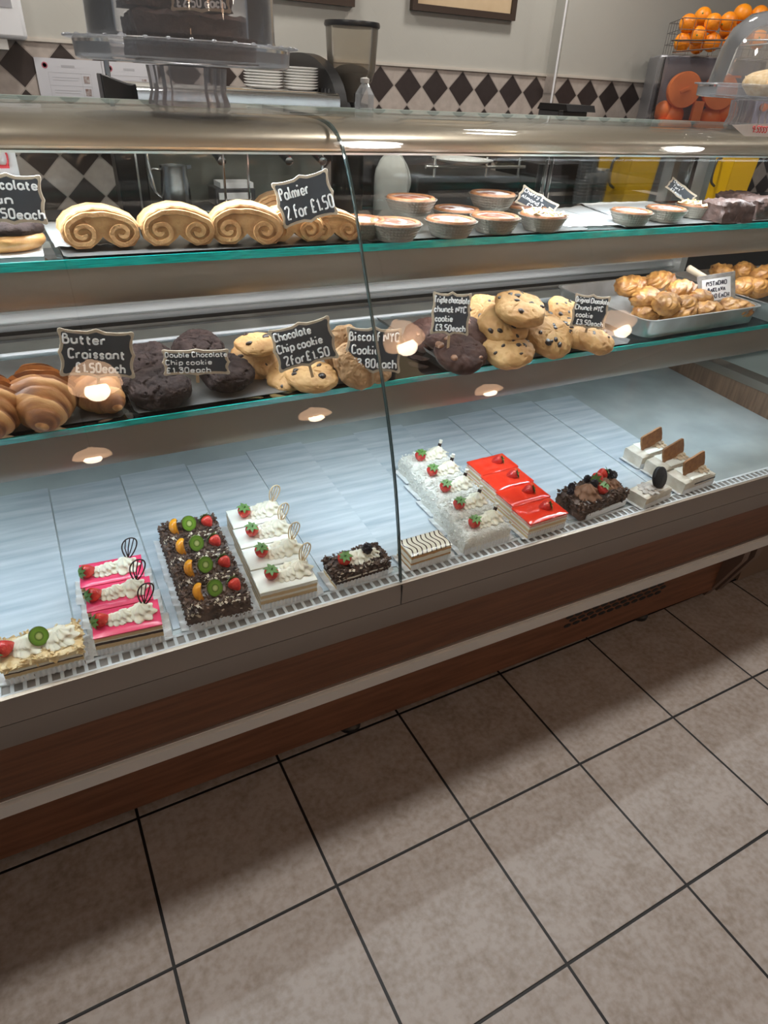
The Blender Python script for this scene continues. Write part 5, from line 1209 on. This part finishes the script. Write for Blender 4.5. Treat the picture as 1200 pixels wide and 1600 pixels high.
for xx in (-.24, .0, .16): MB().tube([(xx, -.02, .17), (xx, -.02, .24)], .005, 8).build('post', M['chrome'], t)
o = tag(MB().lathe([(.05, 0), (.07, .002), (.118, .016), (.121, .019), (.115, .0195), (.07, .007), (.005, .006)], 56).build('plate', M['ceramic']), 'white plate lying on the steel rail behind the tarts', 'plate')
P = aty(722, 256, 2.47); o.location = (P.x, 2.47, ZB+.212)
t = thing('black_box', 'long black case at the wall, behind the milk bottle and plate', 'box', (1.62, 2.88, ZB)); MB().box(-.33, .45, 0, .10, 0, .275).build('body', M['black'], t, bevel=.006); MB().box(-.28, .30, -.003, 0, .10, .20).build('panel', M['darkgrey'], t)
# scales with a black lid on the worktop
P = aty(888, 170, 2.70)
t = thing('scales', 'black topped scales standing high on the worktop, left of the juicer', 'scales', (P.x, 2.70, ZB))
MB().box(-.07, .07, -.05, .12, 0, .40).build('body', M['darkgrey'], t, bevel=.004); MB().prism([(-.085, .40), (-.070, .425), (.11, .425), (.125, .40)], 'x', -.075, .085).build('lid', M['black'], t)
MB().tube([(-.075, -.06, .40), (-.10, -.06, .40), (-.10, -.06, .36)], .003, 8).build('handle', M['black'], t)
t = thing('grey_pole', 'thin pale pole in front of the tiles at the wall corner', 'pole', (aty(867, 120, 2.92).x, 2.92, ZB)); MB().tube([(0, 0, 0), (0, 0, 1.0)], .0045, 8).build('rod', M['white_plastic'], t); MB().lathe([(.03, 0), (.03, .006), (.006, .01)], 20).build('foot', M['steel'], t)
# black box and stacks of clear cups
P = aty(870, 300, 2.48)
t = thing('black_box', 'low black case left of the stacked plastic cups', 'box', (P.x, 2.46, ZB)); MB().box(-.14, .10, 0, .3, 0, .215).build('body', M['black'], t, bevel=.004); MB().box(-.11, .03, -.003, 0, .06, .17).build('panel', M['darkgrey'], t)
cp = None
for s, (px, n, top) in enumerate(((910, 16, 1.20), (932, 10, 1.13), (892, 8, 1.22))):
    P = aty(px, 300, 2.40 if s < 2 else 2.62)
    for k in range(n):
        wh = ('tall stack left of the yellow bin', 'short stack against the yellow bin', 'stack behind the tall one')[s]; lab = 'clear plastic cup in the '+wh
        if cp is None: cp = tag(MB().lathe([(.026, 0), (.027, .002), (.038, .095), (.040, .097), (.0395, .098), (.0368, .095), (.0258, .003), (.003, .002)], 28).build('plastic_cup', M['cups']), lab, 'cup')
        o = cp if (s, k) == (0, 0) else clone(cp, lab)
        o['group'] = 'plastic cups, '+wh; o.location = (P.x, P.y, ZB+.001+k*(.0125 if s != 1 else .0115))
# orange juicer with peel bins, drums and basket
JX, JY = 3.0, 2.60
JR = math.radians(-36)
t = thing('orange_juicer', 'large orange juicing machine with a tinted cover at the right', 'juicer', (JX, JY, ZB), JR)
MB().box(-.20, .24, .06, .34, .0, .64).build('housing', mat('juicer_grey', (.30, .30, .32), .4, .5), t, bevel=.01)
MB().box(-.20, .24, -.10, .34, .28, .36).build('shelf', M['darkgrey'], t, bevel=.006)
MB().prism([(-.20, .37), (.24, .37), (.225, .625), (-.185, .625)], 'y', -.11, -.106).build('front_cover', M['cover'], t)
c = MB(); c.prism([(-.11, .37), (.06, .37), (.06, .625), (-.07, .625)], 'x', -.20, -.196).prism([(-.11, .37), (.06, .37), (.06, .625), (-.07, .625)], 'x', .236, .24).box(-.19, .23, -.10, .06, .622, .628); c.build('side_cover', M['cover'], t)
for k, (xx, zz, rr) in enumerate(((-.075, .505, .073), (.085, .505, .073))):
    d = MB().lathe([(rr, 0), (rr, .05), (rr*.96, .054), (.02, .054)], 40, (0, 0, 0), T(xx, .0, zz) @ R('X', 90)).build('drum', M['orange_plastic'], t)
    MB().box(-.022, .022, -.062, -.054, -.006, .006, T(xx, 0, zz) @ R('Y', -25)).build('drum_key', M['orange_plastic'], d)
for xx, zz, rr in ((-.135, .415, .045), (-.09, .40, .05), (.15, .43, .05), (.085, .40, .05)):
    MB().blob((xx, .01, zz), (rr, rr*.9, rr), 28, 16).build('roller', M['orange_plastic'], t)
MB().box(-.020, .024, -.07, -.03, .37, .465, T(0, 0, 0)).build('wedge', M['orange_plastic'], t, bevel=.003)
MB().box(-.16, .19, -.06, .05, .362, .385).build('juice_tray', M['orange_plastic'], t)
MB().box(.235, .25, -.09, .06, .38, .53).build('control_panel', mat('panel_lilac', (.42, .42, .58), .4), t); MB().box(.26, .36, -.06, .1, .30, .54).build('side_panel', mat('panel_violet', (.36, .36, .50), .4), t); MB().lathe([(.016, 0), (.016, .02), (.004, .022)], 20, (0, 0, 0), T(.285, -.06, .455) @ R('X', 90)).build('knob', M['orange_plastic'], t)
MB().tube([(-.03, -.06, .345), (-.03, -.085, .33), (-.03, -.085, .27)], .012, 10).build('juice_tap', M['chrome'], t)
yb = None
for px0, lab in ((972, 'yellow peel bin under the juicer, left one'), (1124, 'yellow peel bin under the juicer, right one beside the cake pieces')):
    P = aty(px0, 300, 2.44)
    if yb is None:
        yb = thing('peel_bin', lab, 'bin', (P.x, 2.44, ZB), group='yellow peel bins')
        m = MB(); A, B, H_ = (.085, .10, .265)[0:3]
        vs = []; ks = [(0.86, 0), (1.0, H_), (1.05, H_+.002), (1.05, H_+.010), (.96, H_+.010), (.83, .005)]
        for s, z in ks:
            for sx, sy in ((-1, -1), (1, -1), (1, 1), (-1, 1)): vs.append((sx*A*s, sy*B*s, z))
        fs = [(k*4+i, k*4+(i+1) % 4, k*4+4+(i+1) % 4, k*4+4+i) for k in range(5) for i in range(4)]+[(3, 2, 1, 0), (20, 21, 22, 23)]
        m.add(vs, fs).build('bin', M['yellow'], yb, bevel=.006)
        h = MB(); h.tube(chaikin([(-.092, -.03, H_-.02), (-.125, -.03, H_-.03), (-.125, -.03, H_-.12), (-.088, -.03, H_-.14)], 2), .006, 8).build('handle', M['darkgrey'], yb)
    else: clone(yb, lab, (P.x, 2.44, ZB))
# basket of oranges
bz = .632
bk_ = thing('wire_basket', 'steel wire basket of oranges on top of the juicer', 'basket', (JX, JY, ZB+bz+.0), JR)
b = MB(); XA, XB, YA, YB, HH = -.165, .30, -.10, .20, .135
for z in (.004, .05, .095, HH):
    b.tube([(XA, YA, z), (XB, YA, z), (XB, YB, z), (XA, YB, z), (XA, YA, z)], .0013 if z < HH else .0020, 6)
for k in range(10):
    x = XA+(XB-XA)*k/9
    for y in (YA, YB): b.tube([(x, y, .004), (x, y, HH)], .0012, 6)
    b.tube([(x, YA, .004), (x, YB, .004)], .0012, 6)
for k in range(6):
    y = YA+(YB-YA)*k/5
    for x in (XA, XB): b.tube([(x, y, .004), (x, y, HH)], .0012, 6)
b.build('wire_frame', mat('basket_wire', (.22, .22, .22), .35, .8), bk_)
r2 = MB(); r2.tube([(XA-.035, YA-.02, .052), (XB, YA-.02, .075)], .0035, 8).tube([(XA-.02, YA-.025, .010), (XB, YA-.025, .068)], .0035, 8); r2.build('feed_rail', M['chrome'], bk_)
og = None
OR = [(1075, 37, 'on the upper row at the left end of the basket'), (1098, 26, 'rising above the rim, second from the left'), (1114, 36, 'on the upper row, in the middle of the basket front'), (1138, 34, 'on the upper row, right of the middle'), (1160, 22, 'largest one rising above the rim at the right'), (1186, 24, 'above the rim at the right edge of the photo'),
      (1066, 66, 'on the lower row at the left end of the basket'), (1090, 56, 'on the lower row, second from the left'), (1112, 66, 'on the lower row in the middle'), (1142, 68, 'on the lower row, left of the glass dome'), (1138, 48, 'tucked under the upper row, right of the middle'), (1165, 52, 'behind the glass dome in the middle row'), (1185, 62, 'behind the glass dome on the lower row'), (1090, 70, 'deep on the lower row behind the second one')]
for k, (px, py, wh) in enumerate(OR):
    nv = Vector((math.sin(JR), -math.cos(JR), 0)); o3 = Vector((JX, JY, 0))+nv*(.055 if k not in (1, 4, 5, 13, 10) else -.035)
    d = ray(px, py); P = CAM+d*((o3-CAM).dot(nv)/d.dot(nv)); lab = 'bright orange '+wh
    if og is None:
        og = tag(MB().blob((0, 0, 0), (.037, .037, .035), 28, 18, .02, 40, 1).build('orange', M['orange']), lab, 'orange', 'oranges in the wire basket'); o = og
        MB().lathe([(.004, 0), (.003, .0015), (.0005, .002)], 8, (0, 0, .0345)).build('stem_button', M['leaf'], og)
    else: o = clone(og, lab)
    o.location = (P.x, P.y, max(P.z, ZB+bz+.044)); o.rotation_euler = (random.uniform(-2, 2), random.uniform(-2, 2), random.uniform(0, 6)); s = 1.08 if k == 4 else 1; o.scale = (s, s, s)
